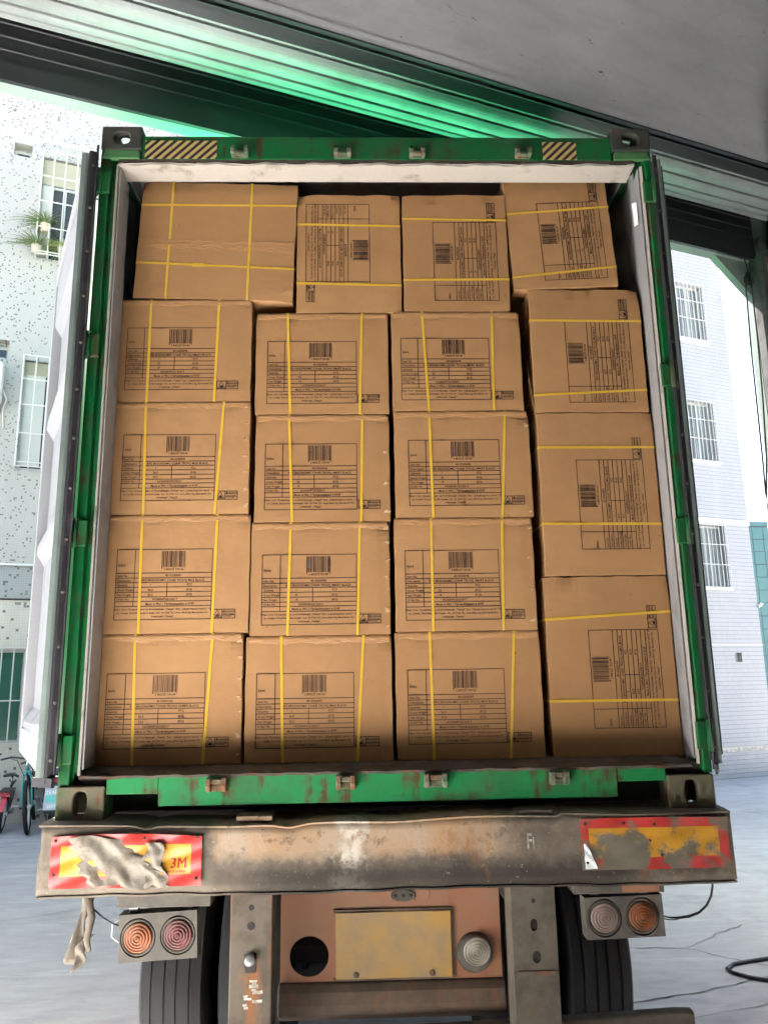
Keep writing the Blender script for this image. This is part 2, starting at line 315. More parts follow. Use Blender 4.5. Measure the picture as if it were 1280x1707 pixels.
# ------------------------------------------------------------------ mesh helpers
def empty(name, loc=(0, 0, 0), rot=(0, 0, 0)):
    o = bpy.data.objects.new(name, None); col.objects.link(o); o.location = loc; o.rotation_euler = rot; o.empty_display_size = .1
    return o
def tag(o, label=None, cat=None, group=None, kind=None):
    for k, x in (('label', label), ('category', cat), ('group', group), ('kind', kind)):
        if x: o[k] = x
    return o
def rootof(o):
    while o.parent: o = o.parent
    return o
class MB:
    def __init__(s): s.v = []; s.f = []
    def add(s, vs, fs):
        n = len(s.v); s.v += [tuple(p) for p in vs]; s.f += [tuple(i + n for i in f) for f in fs]; return s
    def box(s, x0, x1, y0, y1, z0, z1):
        return s.add([(x0, y0, z0), (x1, y0, z0), (x1, y1, z0), (x0, y1, z0), (x0, y0, z1), (x1, y0, z1), (x1, y1, z1), (x0, y1, z1)],
                     [(0, 3, 2, 1), (4, 5, 6, 7), (0, 1, 5, 4), (1, 2, 6, 5), (2, 3, 7, 6), (3, 0, 4, 7)])
    def prism(s, poly, axis, a0, a1):
        # poly: 2D points; axis 'x': (y,z), 'y': (x,z), 'z': (x,y)
        def P(p, a): return {'x': (a, p[0], p[1]), 'y': (p[0], a, p[1]), 'z': (p[0], p[1], a)}[axis]
        n = len(poly)
        return s.add([P(p, a0) for p in poly] + [P(p, a1) for p in poly],
                     [tuple(range(n - 1, -1, -1)), tuple(range(n, 2 * n))] + [(i, (i + 1) % n, n + (i + 1) % n, n + i) for i in range(n)])
    def cyl(s, p0, p1, r0, r1=None, n=12):
        r1 = r0 if r1 is None else r1
        return s.tube([p0, p1], [r0, r1], n)
    def tube(s, pts, r, n=8, caps=True):
        pts = [Vector(p) for p in pts]; rr = r if isinstance(r, (list, tuple)) else [r] * len(pts)
        vs = []; fs = []; prev = None
        for i, p in enumerate(pts):
            d = (pts[min(i + 1, len(pts) - 1)] - pts[max(i - 1, 0)]).normalized()
            if prev is None: a = d.orthogonal().normalized()
            else:
                a = prev - d * prev.dot(d); a = a.normalized() if a.length > 1e-6 else d.orthogonal().normalized()
            prev = a; bb = d.cross(a)
            for k in range(n):
                t = 2 * math.pi * k / n; vs.append(p + (a * math.cos(t) + bb * math.sin(t)) * rr[i])
        for i in range(len(pts) - 1):
            for k in range(n): fs.append((i * n + k, i * n + (k + 1) % n, (i + 1) * n + (k + 1) % n, (i + 1) * n + k))
        if caps: fs.append(tuple(range(n - 1, -1, -1))); fs.append(tuple((len(pts) - 1) * n + k for k in range(n)))
        return s.add(vs, fs)
    def lathe(s, prof, c, axis, n=24, close=False):
        # prof: list of (radius, offset along axis)
        ax = Vector(axis).normalized(); a = ax.orthogonal().normalized(); bb = ax.cross(a); c = Vector(c)
        vs = []; fs = []; m = len(prof)
        for r, h in prof:
            for k in range(n):
                t = 2 * math.pi * k / n; vs.append(c + ax * h + (a * math.cos(t) + bb * math.sin(t)) * r)
        for i in range(m if close else m - 1):
            j = (i + 1) % m
            for k in range(n): fs.append((i * n + k, i * n + (k + 1) % n, j * n + (k + 1) % n, j * n + k))
        if not close:
            fs.append(tuple(range(n - 1, -1, -1))); fs.append(tuple((m - 1) * n + k for k in range(n)))
        return s.add(vs, fs)
    def grid(s, fn, nu, nv):
        vs = [fn(i / nu, j / nv) for j in range(nv + 1) for i in range(nu + 1)]
        return s.add(vs, [(j * (nu + 1) + i, j * (nu + 1) + i + 1, (j + 1) * (nu + 1) + i + 1, (j + 1) * (nu + 1) + i) for j in range(nv) for i in range(nu)])
    def holes(s, x0, x1, z0, z1, y, holes, depth):
        # front sheet at y facing -y with rectangular openings and their reveals
        xs = sorted({x0, x1} | {max(x0, min(x1, q)) for h in holes for q in h[:2]}); zs = sorted({z0, z1} | {max(z0, min(z1, q)) for h in holes for q in h[2:]})
        for i in range(len(xs) - 1):
            for j in range(len(zs) - 1):
                cx = (xs[i] + xs[i + 1]) / 2; cz = (zs[j] + zs[j + 1]) / 2
                if any(h[0] < cx < h[1] and h[2] < cz < h[3] for h in holes): continue
                s.add([(xs[i], y, zs[j]), (xs[i + 1], y, zs[j]), (xs[i + 1], y, zs[j + 1]), (xs[i], y, zs[j + 1])], [(0, 1, 2, 3)])
        for a, b_, c_, d in holes:
            y1 = y + depth
            s.add([(a, y, c_), (b_, y, c_), (b_, y, d), (a, y, d), (a, y1, c_), (b_, y1, c_), (b_, y1, d), (a, y1, d)],
                  [(0, 4, 5, 1), (1, 5, 6, 2), (2, 6, 7, 3), (3, 7, 4, 0)])
        return s
    def plate_hole(s, x0, x1, z0, z1, y0, y1, cx, cz, rx, rz, n=32, power=2.0, sides=True):
        # slab between y0 and y1 with an oval hole through it
        o = []; q = []
        for k in range(n):
            t = 2 * math.pi * (k + .5) / n; c, sn = math.cos(t), math.sin(t)
            dx = (x1 - cx) if c > 0 else (cx - x0); dz = (z1 - cz) if sn > 0 else (cz - z0)
            m = min(dx / abs(c) if abs(c) > 1e-6 else 1e9, dz / abs(sn) if abs(sn) > 1e-6 else 1e9)
            o.append((cx + c * m, cz + sn * m))
            e = 2 / power
            q.append((cx + rx * math.copysign(abs(c) ** e, c), cz + rz * math.copysign(abs(sn) ** e, sn)))
        # snap the nearest outer points to the corners
        for X, Z in ((x0, z0), (x1, z0), (x1, z1), (x0, z1)):
            i = min(range(n), key=lambda i: (o[i][0] - X) ** 2 + (o[i][1] - Z) ** 2); o[i] = (X, Z)
        vs = [(a, y0, c) for a, c in o] + [(a, y0, c) for a, c in q] + [(a, y1, c) for a, c in o] + [(a, y1, c) for a, c in q]
        fs = []
        for k in range(n):
            j = (k + 1) % n
            fs += [(k, j, n + j, n + k), (2 * n + j, 2 * n + k, 3 * n + k, 3 * n + j), (n + k, n + j, 3 * n + j, 3 * n + k)] + ([(j, k, 2 * n + k, 2 * n + j)] if sides else [])
        return s.add(vs, fs)
    def xform(s, fn): s.v = [tuple(fn(Vector(p))) for p in s.v]; return s
    def mesh(s, name, off=(0, 0, 0)):
        me = bpy.data.meshes.new(name)
        me.from_pydata([(x - off[0], y - off[1], z - off[2]) for x, y, z in s.v], [], s.f); me.update()
        return me
    def build(s, name, mat, parent=None, smooth=False, bevel=0, local=False, seg=2, fix=True):
        off = (0, 0, 0)
        if parent is not None and not local: off = rootof(parent).location
        me = s.mesh(name, off)
        if fix:
            bm = bmesh.new(); bm.from_mesh(me); bmesh.ops.recalc_face_normals(bm, faces=bm.faces); bm.to_mesh(me); bm.free()
        me.materials.append(MATS[mat])
        if smooth:
            for p in me.polygons: p.use_smooth = True
        o = bpy.data.objects.new(name, me); col.objects.link(o)
        if parent is not None: o.parent = parent
        if bevel:
            m = o.modifiers.new('bevel', 'BEVEL'); m.width = bevel; m.segments = seg; m.limit_method = 'ANGLE'; m.angle_limit = R(40)
        return o
def share(o, name, parent, loc=(0, 0, 0), rot=None):
    c = o.copy(); col.objects.link(c); c.name = name; c.parent = parent; c.location = loc
    if rot: c.rotation_euler = rot
    return c

# text as flat meshes, converted in one go: returns list of (verts2d, faces)
def text_meshes(items):
    obs = []
    for body, size, align, *wt in items:
        cu = bpy.data.curves.new('glyphs', 'FONT'); cu.body = body; cu.size = size; cu.align_x = align; cu.resolution_u = 2; cu.fill_mode = 'FRONT'; cu.offset = size * (wt[0] if wt else .014)
        ob = bpy.data.objects.new('glyphs', cu); col.objects.link(ob); obs.append(ob)
    dg = bpy.context.evaluated_depsgraph_get(); dg.update(); res = []
    for ob in obs:
        ev = ob.evaluated_get(dg); me = ev.to_mesh()
        res.append(([(q.co.x, q.co.y) for q in me.vertices], [tuple(p.vertices) for p in me.polygons])); ev.to_mesh_clear()
    for ob in obs:
        cu = ob.data; bpy.data.objects.remove(ob); bpy.data.curves.remove(cu)
    return res

# ================================================================== GROUND
gm = MB().box(-300, 300, -300, 300, -.5, 0)
ground = tag(gm.build('ground', 'concrete'), kind='structure')
def crack(pts, wd):
    m = MB(); vs = []; n = len(pts)
    for i, (x, y) in enumerate(pts):
        a = pts[max(i - 1, 0)]; c = pts[min(i + 1, n - 1)]
        d = Vector((c[0] - a[0], c[1] - a[1])).normalized(); ww = wd * random.uniform(.4, 1.3)
        vs += [(x - d.y * ww, y + d.x * ww, .004), (x + d.y * ww, y - d.x * ww, .004)]
    m.add(vs, [(2 * i, 2 * i + 1, 2 * i + 3, 2 * i + 2) for i in range(n - 1)])
    return m.build('crack', 'crack_dark', ground)
def wob(a, b, n, amp):
    return [(a[0] + (b[0] - a[0]) * i / n + random.uniform(-amp, amp), a[1] + (b[1] - a[1]) * i / n + random.uniform(-amp, amp)) for i in range(n + 1)]
crack(wob((1.2, 1.62), (1.735, 1.775), 10, .006) + wob((1.8, 1.79), (2.2, 1.95), 8, .008) + wob((2.4, 2.02), (4.5, 2.75), 12, .01), .006)
crack(wob((1.55, 2.55), (2.0, 2.49), 8, .012) + wob((2.05, 2.45), (2.45, 2.1), 10, .015), .005)
crack(wob((2.0, 2.5), (2.6, 2.95), 9, .02), .003)
crack(wob((1.3, 1.35), (3.6, 2.1), 16, .012), .003)
crack(wob((-3.4, 3.2), (-2.0, 3.9), 12, .015), .003)
crack(wob((-6, 5.5), (6, 9.9), 30, .02), .006)

# ================================================================== WAREHOUSE (camera stands inside)
ANG = R(20.1)
wh = empty('warehouse', (0, .733, 0), (0, 0, ANG))
tag(wh, 'grey plastered warehouse front with wide doorway above and beside the truck', 'warehouse')
MB().box(-7, 7, -.72, -.712, 4.575, 6.6).build('wall_panel', 'plaster_grey', wh, local=True)
MB().grid(lambda u, v_: (-7 + 14 * u, -.724, 4.579 + .05 * v_ + .004 * math.sin(u * 90) * v_), 120, 1).build('edge_trim', 'plaster_grey', wh, local=True)
MB().prism([(-.7265, 4.5695), (-.705, 4.5695), (-.705, 4.5745), (-.7265, 4.5785)], 'x', -7, 7).build('edge_shade', 'shutter_shaded', wh, local=True)  # dark strip added to hide the lit underside of the wall panel
MB().box(-7, 7, .0, .1, 4.515, 6.6).build('lintel', 'lintel_paint', wh, local=True)
MB().box(2.75, 7, .045, .1, 0, 4.515).build('jamb', 'lintel_paint', wh, local=True)
MB().box(2.83, 7, -.60, .04, 0, 4.57).build('jamb_wall', 'jamb_plaster', wh, local=True)
MB().box(-7, -5.4, -.02, .1, 0, 4.515).build('jamb', 'lintel_paint', wh, local=True)
MB().box(-7, -5.48, -.71, -.03, 0, 4.57).build('jamb_wall', 'jamb_plaster', wh, local=True)
MB().box(-7.1, 7.1, -12.1, .1, 6.6, 6.8).build('ceiling', 'interior_wall', wh, local=True)
MB().box(-7.2, -7.0, -12, .1, 0, 6.6).build('side_wall', 'interior_wall', wh, local=True)
MB().box(7.0, 7.2, -12, .1, 0, 6.6).build('side_wall', 'interior_wall', wh, local=True)
MB().box(-7, 7, -12.2, -12, 0, 6.6).build('back_wall', 'interior_wall', wh, local=True)

MB().box(-7, 7, -12, -.2, -.2, .004).build('bounce_floor', 'floor_bounce', wh, local=True)  # unseen floor, added very pale to bounce sunlight onto the load

MB().prism([(2.46, 4.514), (2.749, 4.514), (2.749, 4.27)], 'y', .05, .098).build('corner_gusset', 'lintel_paint', wh, local=True)

# roller shutter: coil of interlocking slats behind the panel, short curtain, bottom rail
sh = empty('roller_shutter', (0, .733, 4.5), (0, 0, ANG))
tag(sh, 'rolled-up grey steel roller shutter above the container', 'roller shutter')
S0, S1 = -5.43, 2.765
RC, ZC, DC = .325, .487, .335          # coil radius, centre height above the root, centre distance towards the inside
pitch_a = R(15.5)
def slat(poly, name='slat', mat='shutter_steel'):
    return MB().prism(poly, 'x', S0, S1).build(name, mat, sh, local=True)
def coil_profile(a0):
    outer = []
    for i in range(6):
        t = a0 + pitch_a * (.03 + .80 * i / 5); rr = RC + .009 * math.sin(math.pi * i / 5)
        outer.append((t, rr))
    for i in range(6):   # interlock bead
        q = math.pi * i / 5
        outer.append((a0 + pitch_a * (.91 - .038 * math.cos(q)), RC - .004 + .013 * math.sin(q)))
    outer.append((a0 + pitch_a * .97, RC - .006))
    inner = [(t, RC - .012) for t in (a0 + pitch_a * .97, a0 + pitch_a * .5, a0 + pitch_a * .03)]
    return [(-(DC + rr * math.cos(t)), ZC + rr * math.sin(t)) for t, rr in outer + inner]
for i in range(14):
    slat(coil_profile(R(-190.5) + i * pitch_a))
MB().lathe([(.29, S0), (.29, S1)], (0, -DC, ZC), (1, 0, 0), 32).build('barrel', 'shutter_shaded', sh, local=True)
for k in range(6):
    z0 = .102 + k * .072
    slat([(-.004, z0), (-.004, z0 + .02), (-.004, z0 + .04), (-.004, z0 + .060), (-.007, z0 + .0625), (-.0095, z0 + .0655), (-.007, z0 + .0685), (.006, z0 + .0715), (.010, z0 + .04), (.006, z0)], mat='shutter_shaded')
slat([(-.014, 0), (-.014, .098), (-.006, .0985), (.008, .0985), (.008, .0)], 'bottom_rail', 'shutter_shaded')
shade_pts = []
for i in range(9): t = R(-63 + 26 * i / 8); shade_pts.append((-(DC + (RC + .021) * math.cos(t)), ZC + (RC + .021) * math.sin(t)))
for i in range(8, -1, -1): t = R(-63 + 26 * i / 8); shade_pts.append((-(DC + (RC + .017) * math.cos(t)), ZC + (RC + .017) * math.sin(t)))
slat(shade_pts, 'coil_shade', 'shutter_shaded')  # dark plate added for the shade on the coil below the panel
MB().prism([(-.696, .06), (-.690, .06), (-.690, .12), (-.696, .12)], 'x', S0, S1).build('coil_shade_lip', 'shutter_shaded', sh, local=True)  # second dark strip added for the same coil shade
# guide channel with bent top on the right jamb
g = MB().prism([(2.745, -.02), (2.755, -.055), (2.805, -.055), (2.82, -.02), (2.82, .035), (2.745, .035)], 'z', -4.5, .02)
g.prism([(2.75, .02), (2.82, .02), (2.82, .10), (2.80, .13), (2.765, .16), (2.745, .10)], 'y', -.055, -.02)
g.build('guide_channel', 'guide_steel', sh, local=True, bevel=.004)
MB().prism([(-5.47, -.10), (-5.40, -.10), (-5.40, -.03), (-5.47, -.03)], 'z', -4.5, .02).build('guide_channel', 'guide_steel', sh, local=True)
# scrawled pencil figures on a slat are too small to read; none added

# green glass lamp on the panel at the far right edge
def wloc(s, d, z):
    c, sn = math.cos(ANG), math.sin(ANG); return Vector((s * c + d * sn, .733 + s * sn - d * c, z))
lp = empty('wall_lamp', wloc(2.2, .724, 4.60), (0, 0, ANG)); tag(lp, 'round green glass wall lamp at the right end of the grey panel', 'lamp')
MB().lathe([(.06, .0), (.085, -.005), (.105, -.03), (.10, -.06), (.075, -.09), (.035, -.11), (.0, -.115)], (0, 0, .085), (0, 1, 0), 28).build('shade', 'green_glass', lp, True, local=True)
MB().lathe([(.05, -.10), (.05, -.125), (.02, -.13)], (0, 0, .085), (0, 1, 0), 16).build('cap', 'zinc', lp, True, local=True)

# hanging cord by the right jamb
cd = empty('hanging_cord', (2.50, 1.66, 0)); tag(cd, 'thin grey cords tied to a hook hanging beside the right jamb', 'cord')
P = [(2.505, 1.65, 4.40), (2.49, 1.65, 4.28), (2.475, 1.65, 3.9), (2.468, 1.65, 3.5), (2.46, 1.65, 3.1), (2.452, 1.65, 2.85), (2.435, 1.65, 2.3), (2.40, 1.65, 1.5), (2.38, 1.65, .9)]
MB().tube(P, .0055, 6).build('cord', 'black_plastic', cd, True)
P = [(2.525, 1.65, 4.40), (2.53, 1.65, 4.25), (2.525, 1.65, 3.9), (2.51, 1.65, 3.5), (2.485, 1.65, 3.1), (2.456, 1.65, 2.85)]
MB().tube(P, .0055, 6).build('cord', 'black_plastic', cd, True)
MB().tube([(2.452, 1.65, 2.86), (2.435, 1.65, 2.3), (2.40, 1.65, 1.5), (2.385, 1.65, .9)], .007, 6).build('cord', 'black_cable', cd, True)
m = MB()
for k in range(7):
    a = random.uniform(0, 6.28); L = random.uniform(.03, .06)
    m.tube([(2.515, 1.65, 4.36), (2.515 + L * math.cos(a) * .6, 1.65 + .01, 4.36 + L * math.sin(a)), (2.515 + L * math.cos(a + .6), 1.65, 4.35 + L * math.sin(a + .7))], .004, 5)
m.tube([(2.515, 1.65, 4.36), (2.518, 1.655, 4.45), (2.52, 1.68, 4.515)], .004, 5)
m.build('knot', 'black_cable', cd, True)

# ================================================================== BUILDINGS ACROSS THE YARD
def window_cage(parent, x0, x1, z0, z1, y, proj, nx, zs, r=.009):
    n = 0
    ys = y - proj
    for i in range(nx + 1):
        x = x0 + (x1 - x0) * i / nx
        MB().tube([(x, y, z1), (x, ys, z1 - .0), (x, ys, z0), (x, y, z0)], r, 6).build('bar', 'white_bar', parent, local=True)
    for z in zs:
        MB().tube([(x0, y, z), (x0, ys - .008, z), (x1, ys - .008, z), (x1, y, z)], r, 6).build('bar', 'white_bar', parent, local=True)
def window_fill(parent, x0, x1, z0, z1, y, panes, gm='glass'):
    f = MB(); t = .035
    f.box(x0, x1, y, y + .05, z0, z0 + t).box(x0, x1, y, y + .05, z1 - t, z1)
    f.box(x0, x0 + t, y, y + .05, z0 + t, z1 - t).box(x1 - t, x1, y, y + .05, z0 + t, z1 - t)
    fr = f.build('window', 'window_frame', parent, local=True)
    n = panes; wdt = (x1 - x0 - 2 * t) / n
    for i in range(n):
        a = x0 + t + i * wdt
        MB().box(a + .012, a + wdt - .012, y + .02, y + .03, z0 + t, z1 - t).build('pane', gm, fr, local=True)
        if i: MB().box(a - .012, a + .012, y + .005, y + .045, z0 + t, z1 - t).build('mullion', 'window_frame', fr, local=True)
    return fr

# left building: white speckled mosaic
LBW = 2.3
lb = empty('apartment_block', (-4.4, 7.8, 0), (0, 0, ANG)); tag(lb, 'white speckled mosaic apartment block with barred windows behind the left door', 'building')
HTOP = 11.2
lholes = [(-.57, .42, 8.02, 9.72), (-.99, -.74, 9.655, 9.87), (-.59, .42, 4.74, 6.37), (-1.12, -.812, 6.36, 6.635)]
MB().holes(-9, LBW, 3.375, HTOP, 0, lholes, .16).box(-9, LBW, .165, 9, 3.375, HTOP).build('wall', 'mosaic_upper', lb, local=True, fix=False)
MB().box(-9, LBW, .03, 9, 2.915, 3.374).build('shaded_band', 'mosaic_shaded', lb, local=True)  # shade below the upper storeys, put into a darker tile colour
MB().holes(-9, LBW, 0, 2.914, .02, [(-1.6, -.262, 1.0, 2.22)], .14).box(-9, LBW, .165, 9, 0, 2.914).build('plinth_wall', 'mosaic_lower', lb, local=True, fix=False)
MB().box(-9, LBW, -.02, .03, 3.36, 3.385).build('ledge', 'concrete_cap', lb, local=True)
MB().box(-9, LBW, -.006, .03, 9.98, 10.03).build('ledge', 'concrete_cap', lb, local=True)
MB().tube([(-9, .005, 2.90), (-2, .005, 2.895), (1.3, .005, 2.9)], .012, 6).build('cable', 'black_cable', lb, local=True)
window_fill(lb, -.57, .42, 8.02, 9.30, .10, 3, 'glass')
for k in range(9):
    MB().add([(-.57, .05, 9.71 - k * .045), (.42, .05, 9.71 - k * .045), (.42, .09, 9.675 - k * .045), (-.57, .09, 9.675 - k * .045)], [(0, 1, 2, 3)]).build('louvre', 'louvre', lb, local=True)
MB().box(-.55, -.4, .085, .095, 8.05, 9.3).build('curtain', 'curtain', lb, local=True)
window_cage(lb, -.57, .42, 7.98, 9.70, 0, .20, 6, (7.98, 8.02, 8.42, 8.85, 9.27, 9.70))
window_fill(lb, -.59, .42, 4.74, 6.30, .10, 3, 'glass')
MB().box(-.56, -.3, .085, .095, 4.8, 6.28).build('curtain', 'curtain', lb, local=True)
for k in range(5):
    MB().add([(-.59, .05, 6.36 - k * .04), (.42, .05, 6.36 - k * .04), (.42, .09, 6.33 - k * .04), (-.59, .09, 6.33 - k * .04)], [(0, 1, 2, 3)]).build('louvre', 'louvre', lb, local=True)
window_cage(lb, -.59, .42, 4.72, 6.36, 0, .22, 6, (4.72, 4.78, 5.2, 5.62, 6.0, 6.36))
window_fill(lb, -.99, -.74, 9.655, 9.80, .11, 1, 'dark_glass')
window_fill(lb, -1.12, -.812, 6.36, 6.56, .11, 1, 'dark_glass')
window_fill(lb, -1.6, -.262, 1.0, 2.22, .12, 3, 'green_pane')
window_cage(lb, -1.6, -.262, 1.0, 2.24, .02, .04, 9, (1.0, 1.55, 2.24))
acm = empty('air_conditioner', (-4.4 - .98 * math.cos(ANG), 7.8 - .98 * math.sin(ANG), 5.6), (0, 0, ANG)); tag(acm, 'pinkish grey air conditioner unit on the mosaic wall at the left edge', 'air conditioner')
MB().box(-.45, .15, -.32, -.06, 0, .6).build('case', 'ac_case', acm, local=True, bevel=.05)
MB().lathe([(.2, 0), (.2, -.02), (.15, -.03), (.02, -.035)], (-.17, -.32, .3), (0, 1, 0), 20).build('fan_grille', 'black_plastic', acm, local=True)
MB().tube([(.14, -.1, .25), (.2, -.06, .12), (.16, -.02, -.02), (.19, -.01, -.3)], .012, 6).build('pipe', 'ac_case', acm, True, local=True)
MB().box(-.4, .1, -.3, -.005, -.05, -.002).build('bracket', 'zinc', acm, local=True)

# plants on the window cage
def plant(loc, label, n, ln, mat, droop):
    o = empty('potted_plant', loc, (0, 0, ANG)); tag(o, label, 'plant', 'potted plants on the window cage')
    MB().lathe([(.055, 0), (.075, .12), (.08, .13), (.07, .13), (.06, .11)], (0, 0, 0), (0, 0, 1), 14).build('pot', 'pot', o, local=True)
    m = MB()
    for i in range(n):
        a = random.uniform(0, 2 * math.pi); L = ln * random.uniform(.6, 1.15); el = random.uniform(.25, 1.3); wd = random.uniform(.005, .011)
        pts = []
        for k in range(5):
            t = k / 4; rr = L * t * math.cos(el) * (1 + .3 * t); zz = .11 + L * (t * math.sin(el) - droop * t * t)
            pts.append(Vector((rr * math.cos(a), rr * math.sin(a) * .75, zz)))
        sd_ = Vector((-math.sin(a), math.cos(a), .3)) * wd
        vs = []
        for k, p in enumerate(pts): vs += [p - sd_ * (1 - k / 4.3), p + sd_ * (1 - k / 4.3)]
        m.add(vs, [(2 * k, 2 * k + 1, 2 * k + 3, 2 * k + 2) for k in range(4)])
    m.build('foliage', mat, o, local=True)
def floc(s, y, z, P=(-4.4, 7.8)):
    c, sn = math.cos(ANG), math.sin(ANG); return (P[0] + s * c - y * sn, P[1] + s * sn + y * c, z)
plant(floc(-.46, -.16, 8.36), 'bushy green plant, upper of the two on the left edge of the window cage', 190, .46, 'leaf', .55)
plant(floc(-.56, -.14, 8.0), 'bright green spiky plant at the lower left corner of the window cage', 150, .42, 'leaf', .5)
plant(floc(-.2, -.14, 8.03), 'pale drooping plant on the bottom of the window cage beside the white door', 160, .42, 'leaf_pale', .7)

# right building: pale brick-shaped tiles
rb = empty('tiled_building', (5.875, 10.415, 0), (0, 0, ANG)); tag(rb, 'pale tiled building with barred windows right of the container', 'building')
rholes = [(-.12, .78, 8.0, 9.16), (-.12, .735, 5.585, 6.75), (-.12, .685, 3.245, 4.38), (.62, .78, 1.94, 2.10)]
MB().holes(-3.2, 1.29, 0, HTOP, 0, rholes, .16).box(-3.2, 1.29, .165, 8, 0, HTOP).add([(1.29, 0, 0), (1.29, .17, 0), (1.29, .17, HTOP), (1.29, 0, HTOP)], [(0, 1, 2, 3)]).build('wall', 'tile_right', rb, local=True, fix=False)
MB().box(.622, .778, .10, .15, 1.942, 2.098).build('blocked_opening', 'rough_band', rb, local=True)
MB().box(-3.2, 1.295, -.018, .02, 4.42, 4.50).build('ledge', 'white_print', rb, local=True)
MB().box(-3.2, 1.295, -.006, .02, 2.232, 2.25).build('ledge', 'concrete_cap', rb, local=True)
MB().grid(lambda u, v_: (-3.2 + 4.49 * u, -.008 - .012 * math.sin(v_ * math.pi) * (0.6 + .4 * math.sin(u * 300)), .43 + .085 * v_), 200, 3).build('rough_band', 'rough_band', rb, local=True)
for (a, b_, c_, d) in rholes[:3]:
    window_fill(rb, a, b_, c_, d, .1, 3, 'pale_pane')
    MB().box(a + .03, a + .55, .16, .164, c_ + .03, d - .03).build('curtain', 'curtain', rb, local=True)
    window_cage(rb, a, b_, c_, d, .0, .05, 9, (c_, c_ + (d - c_) * .36, c_ + (d - c_) * .68, d), .007)
    MB().box(a - .03, b_ + .03, -.05, .02, c_ - .045, c_ - .01).build('sill', 'concrete_cap', rb, local=True)
# broken pipe stub on the corner
MB().tube([(1.28, -.01, 2.92), (1.33, -.03, 2.95), (1.36, -.03, 2.98)], .03, 8).build('pipe_stub', 'rough_band', rb, local=True)

# unseen block added over the truck gap to keep sun off the yard
MB().box(LBW + .01, 7.6, .3, 8.5, 5.2, 14.5).build('sun_blocker', 'mosaic_upper', lb, local=True)

# teal tiled building at far right
tb = empty('teal_building', (13.2, 24, 0), (0, 0, R(4))); tag(tb, 'teal tiled low building beyond the pale tiled one', 'building')
MB().box(0, 9, .02, 6, 0, 7.06).build('wall', 'teal_grout', tb, local=True)
tile0 = MB().box(.01, .40, 0, .02, .01, .45).build('tile', 'teal_tile', tb, local=True, bevel=.006, seg=1)
for i in range(7):
    for j in range(15):
        if i == 0 and j == 0: continue
        share(tile0, 'tile', tb, (i * .41, random.uniform(-.006, .0), j * .46 + (.12 if i % 2 else 0) * 0))
MB().box(-.02, 9.02, -.02, .1, 6.93, 7.08).build('coping', 'teal_tile', tb, local=True)

# ================================================================== CONTAINER
ZB = 1.285
ct = empty('shipping_container', (0, 0, ZB)); tag(ct, 'green high shipping container with both doors open on the trailer', 'container')
LEN = 12.19
def cast(name, cx, z0, z1, mat, sx, top):
    # hollow corner casting: front plate with oval hole, side hole in the top ones only, closed elsewhere
    x0, x1 = cx - .088, cx + .088; zc = (z0 + z1) / 2; t = .03
    m = MB().plate_hole(x0, x1, z0, z1, -.004, t, cx, zc, .025 if not top else .036, .042 if not top else .030, 28, 2.8)
    # outer side plate; lower ones closed to keep light out of the front hole
    sgn = -1 if cx < 0 else 1
    q = MB().plate_hole(t, .18, z0, z1, 0, t, .1, zc, .045, .032, 24, 2.5) if top else MB().box(t, .18, 0, t, z0, z1)
    xo = x0 if sgn < 0 else x1
    q.xform(lambda p: Vector((xo - sgn * p.y, p.x, p.z)))
    m.add(q.v, q.f)
    xi0, xi1 = (x1 - t, x1) if sgn < 0 else (x0, x0 + t)
    m.box(xi0, xi1, t, .18, z0, z1)
    a0, a1 = (x0 + t, x1 - t)
    if top:
        m.box(a0, a1, t, .18, z0, z0 + .02)
        q = MB().plate_hole(a0, a1, t, .15, 0, .025, (a0 + a1) / 2, .09, .03, .045, 24, 2.2).xform(lambda p: Vector((p.x, p.z, z1 - p.y)))
        m.add(q.v, q.f); m.box(a0, a1, .15, .18, z0 + .02, z1)
    else:
        m.box(a0, a1, t, .18, z1 - .025, z1).box(a0, a1, .15, .18, z0, z1 - .025)
    return m.build(name, mat, ct, bevel=.006)
cast('corner_casting', -1.131, 1.285, 1.404, 'casting_low', -1, False)
cast('corner_casting', 1.131, 1.285, 1.404, 'casting_low', 1, False)
cast('corner_casting', -1.131, 4.066, 4.181, 'casting_dark', -1, True)
cast('corner_casting', 1.131, 4.066, 4.181, 'casting_dark', 1, True)
for sx in (-1, 1):   # posts
    k_ = .026 if sx > 0 else 0
    def X(a): return sx * (a + (k_ if a < 1.18 else 0) * (1 if a < 1.16 else .4))
    prof = [(X(1.219), .005), (X(1.178), .005), (X(1.172), .03), (X(1.143), .03), (X(1.143) + (.024 if sx > 0 else 0), .15), (X(1.219), .15)]
    MB().prism(prof, 'z', 1.406, 4.064).build('corner_post', 'green_paint', ct, bevel=.004)
    ln_ = MB().prism([(X(1.1425), .026), (X(1.133), .02), (X(1.138) + (.018 if sx > 0 else 0), .16), (X(1.1425) + (.02 if sx > 0 else 0), .16)], 'z', 1.46, 3.995).build('post_liner', 'inner_white', ct, bevel=.002)
    MB().prism([(X(1.1425), .014), (X(1.150), .010), (X(1.150), .028), (X(1.1425), .025)], 'z', 1.44, 4.0).build('seal_edge', 'cream_paint', ct)
# small torn label on the right liner
MB().grid(lambda u, v_: (1.157 - .012 * math.sin(3 * u) * v_, .06 + .05 * u, 3.74 + .11 * v_ + .02 * u), 4, 5).build('torn_sticker', 'white_print', ct)
